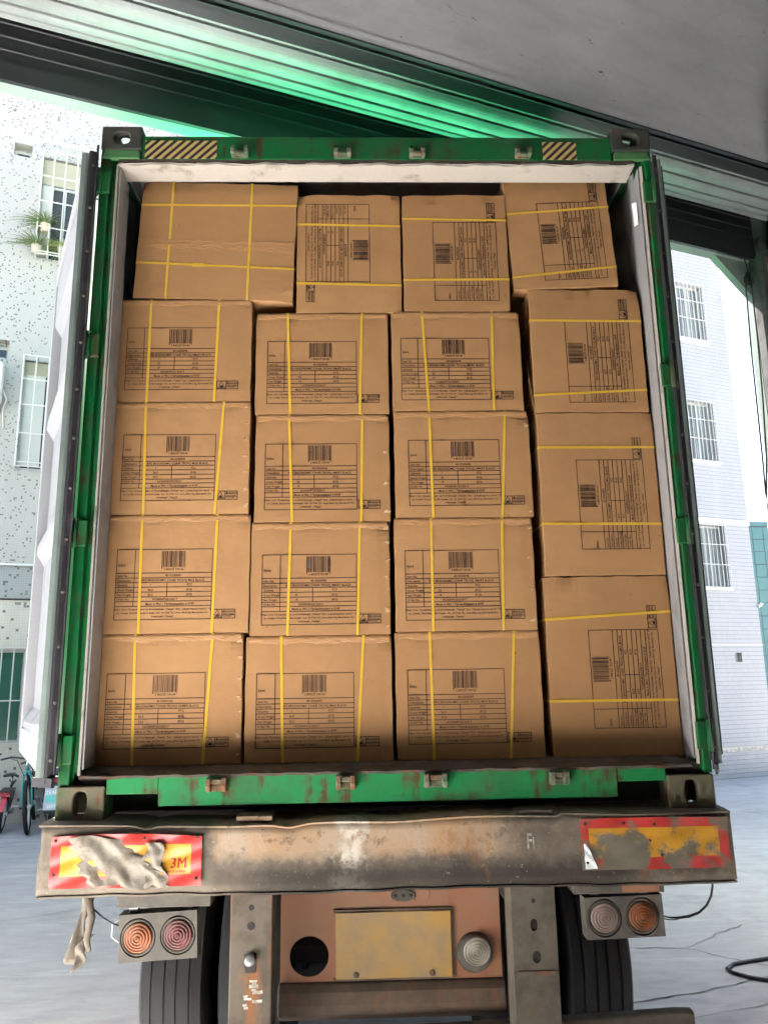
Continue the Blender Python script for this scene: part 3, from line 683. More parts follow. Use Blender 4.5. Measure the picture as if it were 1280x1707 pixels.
# header with soft rusty underside
MB().box(-1.043, 1.043, .004, .12, 4.022, 4.138).build('header', 'green_paint', ct, bevel=.005)
MB().box(-1.14, 1.14, .006, .125, 4.0, 4.0215).build('header_lip', 'sill_dirty', ct)
def hl(u, v_):
    x = -1.142 + 2.284 * u; return (x, .002 + .118 * v_, 3.998 - .003 * math.sin(x * 31) * (1 - v_) - .006 * v_)
MB().grid(hl, 80, 4).build('header_liner', 'cream_paint', ct)
MB().grid(lambda u, v_: (-1.14 + 2.28 * u, .004 + .004 * math.sin(u * 60), 3.992 + .012 * v_ + .002 * math.sin(u * 140)), 120, 2).build('seal_edge', 'cream_paint', ct)
for sx in (-1, 1):
    MB().prism([(sx * 1.05, 4.024), (sx * 1.212, 4.024), (sx * 1.20, 4.064), (sx * 1.055, 4.064)], 'y', -.001, .02).build('gusset', 'gusset_green', ct, bevel=.003)
    a, b_ = sorted((sx * 1.15, sx * 1.1585)); MB().box(a, b_, .16, LEN - .1, 4.06, 4.145).build('rail_lining', 'inner_white', ct)
# hazard stickers and lock keepers on the header
for a, b_ in ((-1.027, -.714), (.732, .883)):
    MB().box(a, b_, .0005, .0035, 4.024, 4.112).build('hazard_sticker', 'hazard_tape', ct)
def keeper(cx, z0, wdt, hgt, up):
    m = MB(); t = .018; h2 = wdt / 2
    m.box(cx - h2, cx + h2, -.004, .0038, z0, z0 + hgt * .5)
    for s_ in (-1, 1):
        a = cx + s_ * h2; x0, x1 = (a, a + t) if s_ < 0 else (a - t, a)
        if up: m.prism([(-.004, z0), (-.034, z0 + .004), (-.038, z0 + hgt * .55), (-.024, z0 + hgt), (-.004, z0 + hgt)], 'x', x0, x1)
        else: m.prism([(-.004, z0), (-.024, z0), (-.036, z0 + hgt * .45), (-.032, z0 + hgt), (-.004, z0 + hgt)], 'x', x0, x1)
    m.box(cx - h2 + t, cx + h2 - t, -.028, -.004, z0 + (.004 if up else hgt * .55), z0 + (hgt * .4 if up else hgt - .004))
    return m.build('lock_keeper', 'keeper_metal', ct, bevel=.003)
for cx, wdt in ((-.61, .075), (-.16, .075), (.17, .07), (.64, .07)): keeper(cx, 4.026, wdt, .046, True)
for cx, wdt in ((-.634, .075), (-.16, .07), (.172, .085), (.632, .07)): keeper(cx, 1.377, wdt, .050, False)
# sill
sl = MB().box(-.85, .856, .004, .12, 1.328, 1.435)
sl.box(-1.042, -.8502, .006, .12, 1.372, 1.435).box(.8562, 1.042, .006, .12, 1.382, 1.435)
sl.build('door_sill', 'sill_green', ct, bevel=.004)
for a, b_, c_ in ((-1.042, -.852, 1.367), (.858, 1.042, 1.377)): MB().box(a, b_, .10, .118, 1.30, c_).build('pocket_back', 'chassis_dark', ct)
MB().grid(lambda u, v_: (-1.14 + 2.28 * u, -.002 + .17 * v_, 1.4375 + .017 * min(1, v_ * 1.6) + .0012 * math.sin(u * 150)), 160, 4).build('threshold', 'sill_dirty', ct)
MB().grid(lambda u, v_: (-1.14 + 2.28 * u, -.003, 1.4285 + .0095 * v_ + .0015 * math.sin(u * 97) + .001 * math.sin(u * 211)), 160, 1).build('sill_edge', 'sill_dirty', ct)
for sx in (-1, 1):
    a, b_ = sorted((sx * 1.043, sx * 1.205)); MB().box(a, b_, .03, .15, 1.4045, 1.445).build('post_foot', 'bumper_dark', ct)
MB().box(-1.19, 1.19, .17, LEN, 1.40, 1.4545).build('floor_board', 'plywood', ct)
for k in range(6): MB().box(-1.15, 1.15, .14 + k * .45, .26 + k * .45, 1.30, 1.399).build('floor_bearer', 'chassis_dark', ct)
# corrugated shell
def corr(y): 
    t = (y % .28) / .28
    return 0 if t < .26 else (t - .26) / .24 if t < .5 else 1 if t < .76 else (1 - t) / .24
ys = [.15 + i * .035 for i in range(int((LEN - .3) / .035))]
for sx in (-1, 1):
    m = MB(); vs = []
    for y in ys:
        xo = sx * (1.215 - .02 * corr(y)); vs += [(xo, y, 1.42), (xo, y, 4.10)]
    m.add(vs, [(2 * i, 2 * i + 1, 2 * i + 3, 2 * i + 2) for i in range(len(ys) - 1)]); m.build('side_wall', 'green_paint', ct)
    m = MB(); vs = [(x - sx * .004, y, z) for x, y, z in vs]
    m.add(vs, [(2 * i, 2 * i + 1, 2 * i + 3, 2 * i + 2) for i in range(len(ys) - 1)]); m.build('side_lining', 'inner_white', ct)
    a, b_ = sorted((sx * 1.16, sx * 1.219)); MB().box(a, b_, .181, LEN, 4.085, 4.16).build('top_rail', 'green_paint', ct)
    MB().box(a, b_, .181, LEN, 1.29, 1.42).build('bottom_rail', 'green_paint', ct)
m = MB(); vs = []
for y in ys:
    z = 4.150 - .016 * corr(y); vs += [(-1.16, y, z), (1.16, y, z)]
m.add(vs, [(2 * i, 2 * i + 1, 2 * i + 3, 2 * i + 2) for i in range(len(ys) - 1)]); m.build('roof', 'roof_green', ct)
m = MB(); m.add([(x, y, z - .004) for x, y, z in vs], [(2 * i, 2 * i + 1, 2 * i + 3, 2 * i + 2) for i in range(len(ys) - 1)]); m.build('roof_lining', 'inner_white', ct)
MB().box(-1.21, 1.21, LEN - .03, LEN, 1.4, 4.15).build('front_wall', 'green_paint', ct)

# doors
def door(H, t, ni, troughs, fm, k=1.0):
    H = Vector(H); t = Vector(t).normalized(); ni = Vector(ni).normalized() * k
    def W(p): return H + t * p[0] + ni * p[1] + Vector((0, 0, p[2]))
    z0, z1 = 1.452, 4.008; wd = 1.16
    fr = MB().box(.0, .055, .0, .055, z0, z1).box(wd - .055, wd, 0, .055, z0, z1).box(.055, wd - .055, 0, .055, z0, z0 + .11).box(.055, wd - .055, 0, .055, z1 - .09, z1)
    d = fr.xform(lambda p: W(p)).build('door', fm, ct, bevel=.004)
    # corrugated panel: horizontal troughs
    zs = [z0 + .11]
    lv = [.046]
    for a, b_ in troughs:
        zs += [a - .06, a, b_, b_ + .06]; lv += [.046, .008, .008, .046]
    zs.append(z1 - .09); lv.append(.046)
    m = MB(); vs = []
    for z, l in zip(zs, lv): vs += [(.055, l, z), (wd - .055, l, z)]
    m.add(vs, [(2 * i, 2 * i + 1, 2 * i + 3, 2 * i + 2) for i in range(len(zs) - 1)])
    vs2 = [(x, l - .012, z) for x, l, z in vs]
    m.add(vs2, [(2 * i, 2 * i + 1, 2 * i + 3, 2 * i + 2) for i in range(len(zs) - 1)])
    m.xform(lambda p: W(p)).build('door_panel', 'door_white', d)
    # rubber gasket round the hinge edge with its rivets, and a green strip beside it
    g = MB().prism([(-.004, .002), (-.011, .006), (-.012, .026), (-.008, .034), (-.002, .036), (-.002, .002)], 'z', z0 - .03, z1 + .02)
    g.prism([(-.011, .002), (-.020, -.002), (-.022, .002), (-.012, .008)], 'z', z0 - .02, z1 + .05)
    ga = g.xform(lambda p: W(p)).build('gasket', 'gasket', d)
    MB().prism([(-.003, .0365), (-.005, .048), (-.001, .064), (.006, .064), (-.001, .0365)], 'z', z0 - .01, z1 + .005).xform(lambda p: W(p)).build('edge_strip', 'pale_strip', d)
    n = 13
    for k in range(n):
        z = z0 + .05 + (z1 - z0 - .1) * k / (n - 1)
        c = W((-.0125, .017, z)); MB().lathe([(.0, .003), (.005, .0025), (.0075, .0), (.0075, -.004)], c, -t * 1.0, 10).build('rivet', 'lamp_case', ga)
    MB().prism([(-.03, .0), (-.036, .012), (.05, .07), (.06, .05)], 'z', z0 - .045, z0 - .012).xform(lambda p: W(p)).build('gasket_tail', 'gasket', d)
    # locking rods on the outer face
    for u in (.35, .85):
        rod = MB().tube([W((u, -.035, 1.44)), W((u, -.035, 4.02))], .017, 10).build('lock_rod', 'zinc', d, True)
        MB().box(u - .02, u + .2, -.06, -.045, 2.4, 2.44).xform(lambda p: W(p)).build('handle', 'zinc', rod)
    return d
door((-1.222, -.022, 0), (-.447, .895, 0), (-.895, -.447, 0), [(1.66, 2.36), (2.52, 3.03), (3.19, 3.62)], 'door_white')
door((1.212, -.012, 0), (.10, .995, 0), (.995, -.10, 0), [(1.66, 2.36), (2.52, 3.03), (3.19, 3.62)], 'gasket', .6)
# extra flap strips seen beside the right door edge
MB().prism([(1.251, -.014), (1.256, -.016), (1.268, .2), (1.262, .2)], 'z', 1.475, 3.98).build('door_flap', 'gasket', ct)
MB().prism([(1.259, .0), (1.263, -.002), (1.274, .2), (1.27, .2)], 'z', 1.51, 3.96).build('door_flap', 'pale_strip', ct)
for sx in (-1, 1):
    for z in ((3.90, 3.14, 2.35, 1.535) if sx < 0 else (3.86, 3.0, 2.335, 1.545)):
        a, b_ = sorted((sx * 1.168, sx * 1.222))
        h = MB().box(a, b_, -.010, .006, z - .052, z + .052).build('hinge', 'green_paint', ct, bevel=.005)
        MB().cyl((sx * 1.214, -.016, z - .058), (sx * 1.214, -.016, z + .058), .012).build('pin', 'green_paint', h, True)
    if sx < 0:
        for z in (3.90, 3.14, 2.35, 1.535):
            MB().prism([(-1.215, -.012), (-1.215, .004), (-1.262, .07), (-1.275, .06)], 'z', z - .045, z + .045).build('hinge_blade', 'green_paint', ct)

# ================================================================== CARTONS
def lines(spec):
    m = MB()
    for x0, z0, x1, z1 in spec:
        lw = .0014
        if abs(x1 - x0) > abs(z1 - z0): m.add([(x0 - lw, 0, z0 - lw), (x1 + lw, 0, z0 - lw), (x1 + lw, 0, z0 + lw), (x0 - lw, 0, z0 + lw)], [(0, 1, 2, 3)])
        else: m.add([(x0 - lw, 0, z0), (x0 + lw, 0, z0), (x0 + lw, 0, z1), (x0 - lw, 0, z1)], [(0, 1, 2, 3)])
    return m
KIND = {'S': ('4010200098', 'RFG ERGONOMIC CHAIR TECHQ SMART BLACK', '22', '19', '3 800232 730187', 11),
        'M': ('4010200095', 'RFG ERGONOMIC CHAIR TECHQ MAX BLACK', '26.5', '23.2', '3 800232 730156', 23),
        'G': ('4010200160', 'RFG ERGONOMIC CHAIR TECHQ GAMER BLACK', '26,5', '23,2', '3 800232 730194', 37)}
TW, TH = .389, .288
rows = [TH, .190, .170, .151, .132, .112, .092, .074, .054, 0]
c1, c2 = .074, .208
PRINT = {}
items = []; where = []
for k, (item, desc, gw, nw, ean, sd_) in KIND.items():
    def T(body, size, align, x, z): items.append((body, size, align)); where.append((k, x, z))
    T('EAN:', .0135, 'LEFT', .007, .217)
    for j, s_ in enumerate(('Item No.', 'Description', 'Quantity', 'Gross Weight', 'Net Weight', 'Order No.')):
        T(s_, .0118, 'LEFT', .006, rows[j + 2] + .005)
    cx = (c1 + TW) / 2
    T(item, .0128, 'CENTER', cx, rows[2] + .005); T(desc, .0124, 'CENTER', cx, rows[3] + .005)
    xa, xb = (c1 + c2) / 2, (c2 + TW) / 2
    for j, (p, q) in enumerate((('1', 'PCS'), (gw, '(KG)'), (nw, '(KG)'))):
        T(p, .0125, 'CENTER', xa, rows[4 + j] + .005); T(q, .0125, 'CENTER', xb, rows[4 + j] + .005)
    T('HO00NPO0155017', .0125, 'CENTER', cx - .03, rows[7] + .004); T('Made in PRC / Произведено в КНР', .0125, 'CENTER', cx - .01, rows[8] + .005)
    T('Офис стол. Произведено за Кооперация „Панда“ бул. „Цариградско шосе“ 139', .0104, 'CENTER', TW / 2, .038)
    T('гр. София, Република България, тел.: 02 9766 721, www.office1.bg, Вносител: Ко-', .0100, 'CENTER', TW / 2, .0235)
    T('операция „Панда“', .0104, 'CENTER', TW / 2, .009)
    T(ean, .0115, 'CENTER', .232, .201)
    T('Heavy Package', .0072, 'LEFT', TW + .049, .018); T('Two People', .0072, 'LEFT', TW + .049, .008)
    T('ВНИМАНИЕ', .006, 'LEFT', TW + .061, .0295)
    PRINT[k] = lines([(0, rows[j], TW, rows[j]) for j in range(10)] + [(0, 0, 0, TH), (TW, 0, TW, TH), (c1, rows[8], c1, TH), (c2, rows[6], c2, rows[3])]
                     + [(TW + .006, .002, TW + .098, .002), (TW + .006, .038, TW + .098, .038), (TW + .006, .002, TW + .006, .038), (TW + .046, .002, TW + .046, .038), (TW + .098, .002, TW + .098, .038), (TW + .046, .027, TW + .098, .027), (TW + .046, .015, TW + .098, .015)])
    rr = random.Random(sd_); x = .182
    while x < .281:
        ww = rr.choice((.0012, .0012, .0022, .0034)); long = x < .186 or x > .276 or .229 < x < .234
        PRINT[k].add([(x, 0, .208 if long else .214), (x + ww, 0, .208 if long else .214), (x + ww, 0, .281), (x, 0, .281)], [(0, 1, 2, 3)]); x += ww + rr.choice((.0012, .0012, .0022, .003))
    # lifting pictogram: triangle with a bent figure, small warning triangle
    X0 = TW + .009
    for a, b_ in (((.0, .005), (.034, .005)), ((.034, .005), (.017, .036)), ((.017, .036), (.0, .005))):
        d = Vector((b_[0] - a[0], b_[1] - a[1])).normalized() * .0011; nn = Vector((-d.y, d.x))
        PRINT[k].add([(X0 + a[0] - nn.x, 0, a[1] - nn.y), (X0 + b_[0] - nn.x, 0, b_[1] - nn.y), (X0 + b_[0] + nn.x, 0, b_[1] + nn.y), (X0 + a[0] + nn.x, 0, a[1] + nn.y)], [(0, 1, 2, 3)])
    PRINT[k].add([(X0 + .008, 0, .008), (X0 + .027, 0, .008), (X0 + .025, 0, .015), (X0 + .019, 0, .021), (X0 + .014, 0, .017), (X0 + .010, 0, .014)], [(0, 1, 2, 3, 4, 5)])
    PRINT[k].add([(TW + .049, 0, .029), (TW + .059, 0, .029), (TW + .054, 0, .0365)], [(0, 1, 2)])
for (k, x, z), (vs, fs) in zip(where, text_meshes(items)):
    PRINT[k].add([(x + a, 0, z + c) for a, c in vs], fs)
PMESH = {}
for k, m in PRINT.items():
    me = m.mesh('printed_table'); me.materials.append(MATS['ink']); PMESH[k] = me

BOXES = [
    ('a5', -1.147, -0.575, 1.456, 1.963, 0.165, 0.0, 'G', (-0.251, 0.064), [('v', -0.148, -0.136), ('v', 0.163, 0.138)]),
    ('a4', -1.145, -0.556, 1.966, 2.456, 0.165, 0.0, 'M', (-0.248, 0.056), [('v', -0.154, -0.147), ('v', 0.157, 0.147)]),
    ('a3', -1.148, -0.566, 2.459, 2.954, 0.165, 0.0, 'M', (-0.243, 0.059), [('v', -0.157, -0.145), ('v', 0.177, 0.151)]),
    ('a2', -1.162, -0.568, 2.957, 3.434, 0.165, 0.0, 'S', (-0.244, 0.053), [('v', -0.148, -0.147), ('v', 0.151, 0.142)]),
    ('a1', -1.098, -0.390, 3.435, 4.020, 0.165, -2.0, '', None, [('v', -0.215, -0.209), ('v', 0.145, 0.152), ('h', 0.459, 0.476), ('h', 0.17, 0.158)]),
    ('b5', -0.564, 0.024, 1.456, 1.947, 0.172, 0.0, 'M', (-0.249, 0.055), [('v', -0.153, -0.142), ('v', 0.181, 0.152)]),
    ('b4', -0.552, 0.023, 1.950, 2.419, 0.172, 0.0, 'S', (-0.24, 0.044), [('v', -0.124, -0.134), ('v', 0.165, 0.151)]),
    ('b3', -0.543, 0.030, 2.422, 2.895, 0.172, 0.0, 'S', (-0.243, 0.052), [('v', -0.144, -0.127), ('v', 0.172, 0.163)]),
    ('b2', -0.549, 0.033, 2.898, 3.370, 0.172, 0.0, 'S', (-0.239, 0.048), [('v', -0.153, -0.138), ('v', 0.176, 0.163)]),
    ('b1', -0.373, 0.098, 3.373, 3.965, 0.172, 0.0, 'S', (-0.194, 0.539), [('h', 0.437, 0.428), ('h', 0.143, 0.131)]),
    ('c5', 0.039, 0.628, 1.456, 1.956, 0.162, 0.0, 'M', (-0.247, 0.061), [('v', -0.153, -0.149), ('v', 0.191, 0.155)]),
    ('c4', 0.044, 0.625, 1.959, 2.430, 0.162, 0.0, 'S', (-0.248, 0.045), [('v', -0.135, -0.139), ('v', 0.164, 0.149)]),
    ('c3', 0.052, 0.635, 2.433, 2.904, 0.162, 0.0, 'S', (-0.232, 0.051), [('v', -0.139, -0.134), ('v', 0.191, 0.158)]),
    ('c2', 0.049, 0.620, 2.907, 3.370, 0.162, 0.0, 'S', (-0.246, 0.048), [('v', -0.149, -0.13), ('v', 0.163, 0.153)]),
    ('c1', 0.109, 0.585, 3.373, 3.959, 0.162, 0.0, 'S', (0.188, 0.052), [('h', 0.46, 0.451), ('h', 0.153, 0.155)]),
    ('d4', 0.661, 1.182, 1.456, 2.177, 0.170, 0.0, 'G', (0.2, 0.109), [('h', 0.544, 0.571), ('h', 0.217, 0.215)]),
    ('d3', 0.672, 1.180, 2.180, 2.896, 0.170, 0.0, 'M', (0.195, 0.111), [('h', 0.558, 0.556), ('h', 0.222, 0.217)]),
    ('d2', 0.670, 1.171, 2.899, 3.484, 0.170, 0.0, 'M', (0.192, 0.044), [('h', 0.433, 0.426), ('h', 0.078, 0.1)]),
    ('d1', 0.607, 1.087, 3.492, 4.072, 0.170, 2.8, 'S', (0.194, 0.040), [('h', 0.380, 0.399), ('h', 0.061, 0.093)]),
]
LBL = {
 'a1': 'wide unprinted carton with crossed straps at the top left of the load',
 'a2': 'carton under the wide unprinted one, topmost of the left stack of four',
 'a3': 'second carton from the top of the left stack of four, torn right edge',
 'a4': 'second carton from the bottom of the left stack against the white post',
 'a5': 'bottom left corner carton on the container floor, torn right edge',
 'b1': 'carton with table printed sideways reading downward in the top row',
 'b2': 'topmost upright carton of the second stack, below the downward-reading one',
 'b3': 'upright carton third from the floor in the second stack from the left',
 'b4': 'upright carton second from the floor in the second stack, torn right edge',
 'b5': 'carton on the container floor in the second stack from the left',
 'c1': 'carton with table reading upward, third from left in the top row',
 'c2': 'topmost upright carton of the third stack from the left',
 'c3': 'upright carton third from the floor in the third stack from the left',
 'c4': 'upright carton second from the floor in the third stack from the left',
 'c5': 'carton on the container floor in the third stack from the left',
 'd1': 'tilted sideways carton at the top right under the white header',
 'd2': 'sideways carton with gaping left flap, second from top of the right stack',
 'd3': 'tall sideways carton second from the floor in the right stack',
 'd4': 'tall sideways carton at the bottom right corner of the load',
}
TORN = {'a3': 7, 'a5': 7, 'b4': 7, 'c3': 2, 'c4': 4, 'b3': 4}
for (key, xl, xr, zb, zt, Y, tilt, kind, lab, straps) in BOXES:
    wd, ht, dp = xr - xl, zt - zb, .78
    rng = random.Random(hash(key) % 1000 if False else sum(map(ord, key)) * 7)
    o = empty('cardboard_box', ((xl + xr) / 2, Y, zb), (0, R(-tilt), R(rng.uniform(-.35, .35))))
    tag(o, LBL[key], 'box', 'strapped cartons stacked in the container')
    hw = wd / 2; N = 22
    crush = [(rng.choice((-1, 1)), rng.choice((0, 1, 1)), rng.uniform(.004, .014), rng.uniform(.02, .045)) for _ in range(3)]
    crush += [(rng.uniform(-.8, .8), 1, rng.uniform(.003, .008), rng.uniform(.02, .04)) for _ in range(2)]
    def fr(u, v_):
        e = min(u, 1 - u, v_, 1 - v_); bul = min(1, e * 11)
        x = -hw + wd * u; z = ht * v_
        y = .0014 * (1 - bul) + .0018 * math.sin(u * 7 + ht * 40) * bul * math.sin(v_ * 5 + wd * 30)
        y = max(y, 0.0)
        for (cu_, cv_, am, rad) in crush:
            dd = ((x - hw * cu_) ** 2 + (z - ht * cv_) ** 2) ** .5; y += am * math.exp(-(dd / rad) ** 2)
        if v_ > .999: z += .0014 * math.sin(u * 23 + xl * 9) - .0014
        if u > .999 or u < .001: x += .0009 * math.sin(v_ * 17 + zb * 5)
        return (x, y, z)
    m = MB().grid(fr, N, N)
    n0 = N + 1
    def ring(front_idx, back):
        pass
    # remaining faces built from the front border so that edges are shared
    bl, br, tr, tl = 0, N, n0 * n0 - 1, n0 * N
    base = len(m.v)
    border = list(range(0, n0)) + [N + n0 * j for j in range(1, n0)] + [n0 * N + i for i in range(N - 1, -1, -1)] + [n0 * j for j in range(N - 1, 0, -1)]
    backv = []
    for i in border:
        x, y, z = m.v[i]; backv.append((max(-hw, min(hw, x)), dp, max(0, min(ht, z))))
    m.v += backv
    L = len(border)
    for i in range(L):
        j = (i + 1) % L; m.f.append((border[j], border[i], base + i, base + j))
    m.f.append(tuple(base + i for i in range(L)))
    body = m.build('carton', 'cardboard', o, local=True)
    mo = body.modifiers.new('bevel', 'BEVEL'); mo.width = .0024; mo.segments = 2; mo.limit_method = 'ANGLE'; mo.angle_limit = R(50)
    # straps: closed bands round the carton
    for (kd, a, b_) in straps:
        t = .0053; th = .0011
        m = MB(); sg = 10; vs = []
        path = []
        if kd == 'v':
            for i in range(sg + 1): f = i / sg; path.append((b_ + (a - b_) * f, -.0016 - .0006 * math.sin(f * 9), ht * f))
            path[0] = (b_, -.0012, -.0004); path[-1] = (a, -.0012, ht + .0012)
            path += [(a, dp + .001, ht + .0012), (b_, dp + .001, -.0004)]
            sdv = Vector((t, 0, 0))
        else:
            for i in range(sg + 1): f = i / sg; path.append((-hw + wd * f, -.0016 - .0006 * math.sin(f * 9), a + (b_ - a) * f))
            path[0] = (-hw - .0016, -.0012, a); path[-1] = (hw + .0016, -.0012, b_)
            path += [(hw + .0016, dp + .001, b_), (-hw - .0016, dp + .001, a)]
            sdv = Vector((0, 0, t))
        for p in path: vs += [Vector(p) - sdv, Vector(p) + sdv]
        L = len(path); m.add(vs, [(2 * i, 2 * i + 1, 2 * ((i + 1) % L) + 1, 2 * ((i + 1) % L)) for i in range(L)])
        st_ = m.build('strap', 'yellow_strap', o, local=True)
        if key == 'a1' and kd == 'h' and a < .3:
            MB().grid(lambda u, v_: (-.10 + .05 * u, -.0035, .155 + .018 * v_), 3, 1).build('seal_joint', 'yellow_strap', st_, local=True)
    # printed table
    if kind:
        pr = bpy.data.objects.new('printed_table', PMESH[kind]); col.objects.link(pr); pr.parent = o
        rot = 0 if key[0] in 'abc' and key not in ('b1', 'c1') else (R(90) if key == 'b1' else R(-90))
        pr.location = (lab[0], -.0008, lab[1]); pr.rotation_euler = (0, rot, 0)
    # crinkled clear tape over the top edge
    if key[1] != '1' and key[0] != 'd':
        ph = rng.uniform(0, 6)
        def tp(u, v_):
            z = ht - .030 * (1 - v_) - .004 * math.sin(u * 19 + ph) * (1 - v_)
            y = -.0012 - .0018 * abs(math.sin(u * 31 + ph + 3 * v_)) * abs(math.sin(u * 11 + ph)) * math.sin(math.pi * v_)
            if v_ > .99: z = ht + .0012; y = .004
            return (-hw * .97 + wd * .97 * u, y, z)
        MB().grid(tp, 60, 5).build('clear_tape', 'clear_tape', o, True, local=True)
    elif key == 'a1':
        MB().grid(lambda u, v_: (-hw * .99 + wd * .99 * u, -.0008 - .0004 * math.sin(u * 40), ht * .40 + .055 * v_), 40, 3).build('clear_tape', 'clear_tape', o, True, local=True)
        MB().box(-hw * .99, hw * .99, -.0016, .0, ht * .452, ht * .4545).build('flap_seam', 'card_edge', o, local=True)
    elif key == 'd2':
        # left flap bulging open
        MB().grid(lambda u, v_: (-hw - .004 - .022 * math.sin(math.pi * v_) * (1 - u), .0 + .10 * u, .04 + (ht - .08) * v_), 3, 14).build('flap', 'cardboard', o, local=True)
    for i in range(TORN.get(key, 0)):
        z = ht * (.08 + .86 * (i + rng.uniform(-.1, .1)) / max(1, TORN[key] - 1)) if TORN[key] > 1 else ht * .5
        m = MB(); x = hw - .016 + rng.uniform(-.004, .004)
        for q in range(4):
            a = rng.uniform(-.8, .8); L2 = rng.uniform(.006, .013)
            c0 = Vector((x + rng.uniform(-.008, .008), -.0008, z + rng.uniform(-.007, .007)))
            d = Vector((math.cos(a), 0, math.sin(a))) * L2; nn = Vector((-math.sin(a), 0, math.cos(a))) * L2 * .35
            m.add([c0 - d, c0 + nn, c0 + d + Vector((0, -.004, 0)), c0 - nn + Vector((0, -.003, 0))], [(0, 1, 2), (0, 2, 3)])
        m.build('torn_paper', 'torn_card', o, local=True)

# ================================================================== TRAILER
tr = empty('semi_trailer', (0, 0, 0)); tag(tr, 'rusty semi-trailer chassis carrying the green container', 'trailer')
def topz(x): return 1.272 + .008 * math.sin(x * 4 + .6) - (.012 * math.exp(-((x + .36) / .05) ** 2)) - .010 * math.exp(-((x - .02) / .16) ** 2) - .012 * math.exp(-((x + .87) / .03) ** 2) + (.01 if x > .6 else 0)
def fy(x, v_): return -.062 - .006 * math.sin(x * 9) * v_ + .010 * math.exp(-((x + .35) / .12) ** 2) * v_ + .007 * math.sin(x * 23) * (1 - v_) * .5
def fb(u, v_):
    x = -1.243 + 2.483 * u + (.008 if u < .001 and v_ > .6 else 0)
    zb_ = 1.05 + .003 * math.sin(x * 5) + .0012 * math.sin(x * 31)
    return (x, fy(x, v_), zb_ + (topz(x) - zb_) * v_)
fbm = MB().grid(fb, 120, 8)
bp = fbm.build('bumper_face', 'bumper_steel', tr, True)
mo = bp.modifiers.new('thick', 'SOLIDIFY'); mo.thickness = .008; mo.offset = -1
def ft(u, v_):
    x = -1.245 + 2.486 * u; zt_ = topz(x)
    return (x, fy(x, 1) - .003 + .20 * v_, zt_ + .004 + .006 * min(1, v_ * 3))
q = MB().grid(ft, 120, 4).build('bumper_top', 'bumper_steel', tr); mo = q.modifiers.new('thick', 'SOLIDIFY'); mo.thickness = .006; mo.offset = -1
def fbt(u, v_):
    x = -1.24 + 2.478 * u; return (x, fy(x, 0) - .004 + .12 * v_, 1.046 + .003 * math.sin(x * 5) + .0012 * math.sin(x * 31))
q = MB().grid(fbt, 120, 2).build('bumper_flange', 'bumper_steel', tr); mo = q.modifiers.new('thick', 'SOLIDIFY'); mo.thickness = .006; mo.offset = -1
for sx in (-1, 1):
    a, b_ = sorted((sx * 1.236, sx * 1.228)); MB().box(a, b_, -.05, .13, 1.05, 1.266).build('bumper_end', 'bumper_steel', tr)
def patch(name, mat, x0, x1, v0, v1, off, jag, nx=40):
    def f(u, v_):
        x = x0 + (x1 - x0) * u; vv = v0 + (v1 - v0) * v_
        if v_ < .01 or v_ > .99: vv += jag * math.sin(x * 37) * .5 + jag * math.sin(x * 91) * .4
        p = fb((x + 1.243) / 2.483, vv); return (x, p[1] - off, p[2])
    return MB().grid(f, nx, 6).build(name, mat, tr, True)
# reflector plates, slightly crumpled
def refl_y(u, v_, amp): return -.0725 - amp * (.5 + .5 * math.sin(u * 17 + v_ * 6)) * math.sin(math.pi * u) - amp * .7 * abs(math.sin(u * 9 - v_ * 8))
def refl(name, mat, x0, x1, z0, z1, amp):
    def f(u, v_):
        x = x0 + (x1 - x0) * u; z = z0 + (z1 - z0) * v_
        z += (.012 * math.sin(u * 2.9 + .4) - .006) * v_ * (1 if x < 0 else .4)
        return (x, -.0725 - amp * (.5 + .5 * math.sin(u * 17 + v_ * 6)) * math.sin(math.pi * u) - amp * .7 * abs(math.sin(u * 9 - v_ * 8)), z)
    o = MB().grid(f, 60, 16).build(name, mat, tr, True); return o
rl = refl('reflector_plate', 'reflector_fresh', -1.195, -.668, 1.076, 1.246, .008)
rw = refl('reflector_plate', 'reflector_worn', .682, 1.218, 1.094, 1.266, .004)
for pl, pts in ((rl, ((-1.18, 1.232), (-1.18, 1.12), (-.87, 1.236), (-.685, 1.236), (-.685, 1.10))), (rw, ((.70, 1.25), (.70, 1.12), (.84, 1.25), (.95, 1.245), (.93, 1.19), (.97, 1.14)))):
    for x, z in pts: MB().lathe([(.0, .004), (.004, .003), (.0055, 0)], (x, -.079, z), (0, -1, 0), 10).build('rivet', 'bumper_dark', pl)
def film(u, v_):
    t = v_; x = -1.07 + .23 * u - .10 * (1 - t) ** 2 * (1 - u) + .05 * math.sin(t * 3) * (1 - u) ; x = -1.13 + .10 * t * 0 + (.05 + .17 * (1 - .15 * t)) * u + .075 * (1 - t) 
    if u > .9: x += .05 * math.sin(math.pi * (1 - t) * .5) + .010 * math.sin(t * 41) + .008 * math.sin(t * 23)
    if u < .05: x += .008 * math.sin(t * 37) + .01 * math.sin(t * 13)
    return (x, -.084 - .004 * math.sin(u * 11 + v_ * 7) - .006 * (1 - v_) * abs(math.sin(u * 13)), 1.076 + .165 * v_ + .008 * math.sin(u * 5))
MB().grid(film, 24, 30).build('torn_film', 'torn_film', rl, True)
MB().grid(lambda u, v_: (-.868 + .07 * u * (1.15 - .5 * abs(v_ - .3)) + .012 * math.sin(v_ * 9), -.084 - .005 * math.sin(u * 9 + v_ * 13) - .006 * abs(math.sin(v_ * 11)), 1.072 + .15 * v_), 8, 12).build('torn_film', 'torn_film', rl, True)
MB().grid(lambda u, v_: (.69 + .035 * u * (1.3 - v_), -.082 - .003 * math.sin(v_ * 13 + u * 5), 1.10 + .085 * v_), 5, 8).build('torn_film', 'white_print', rw, True)
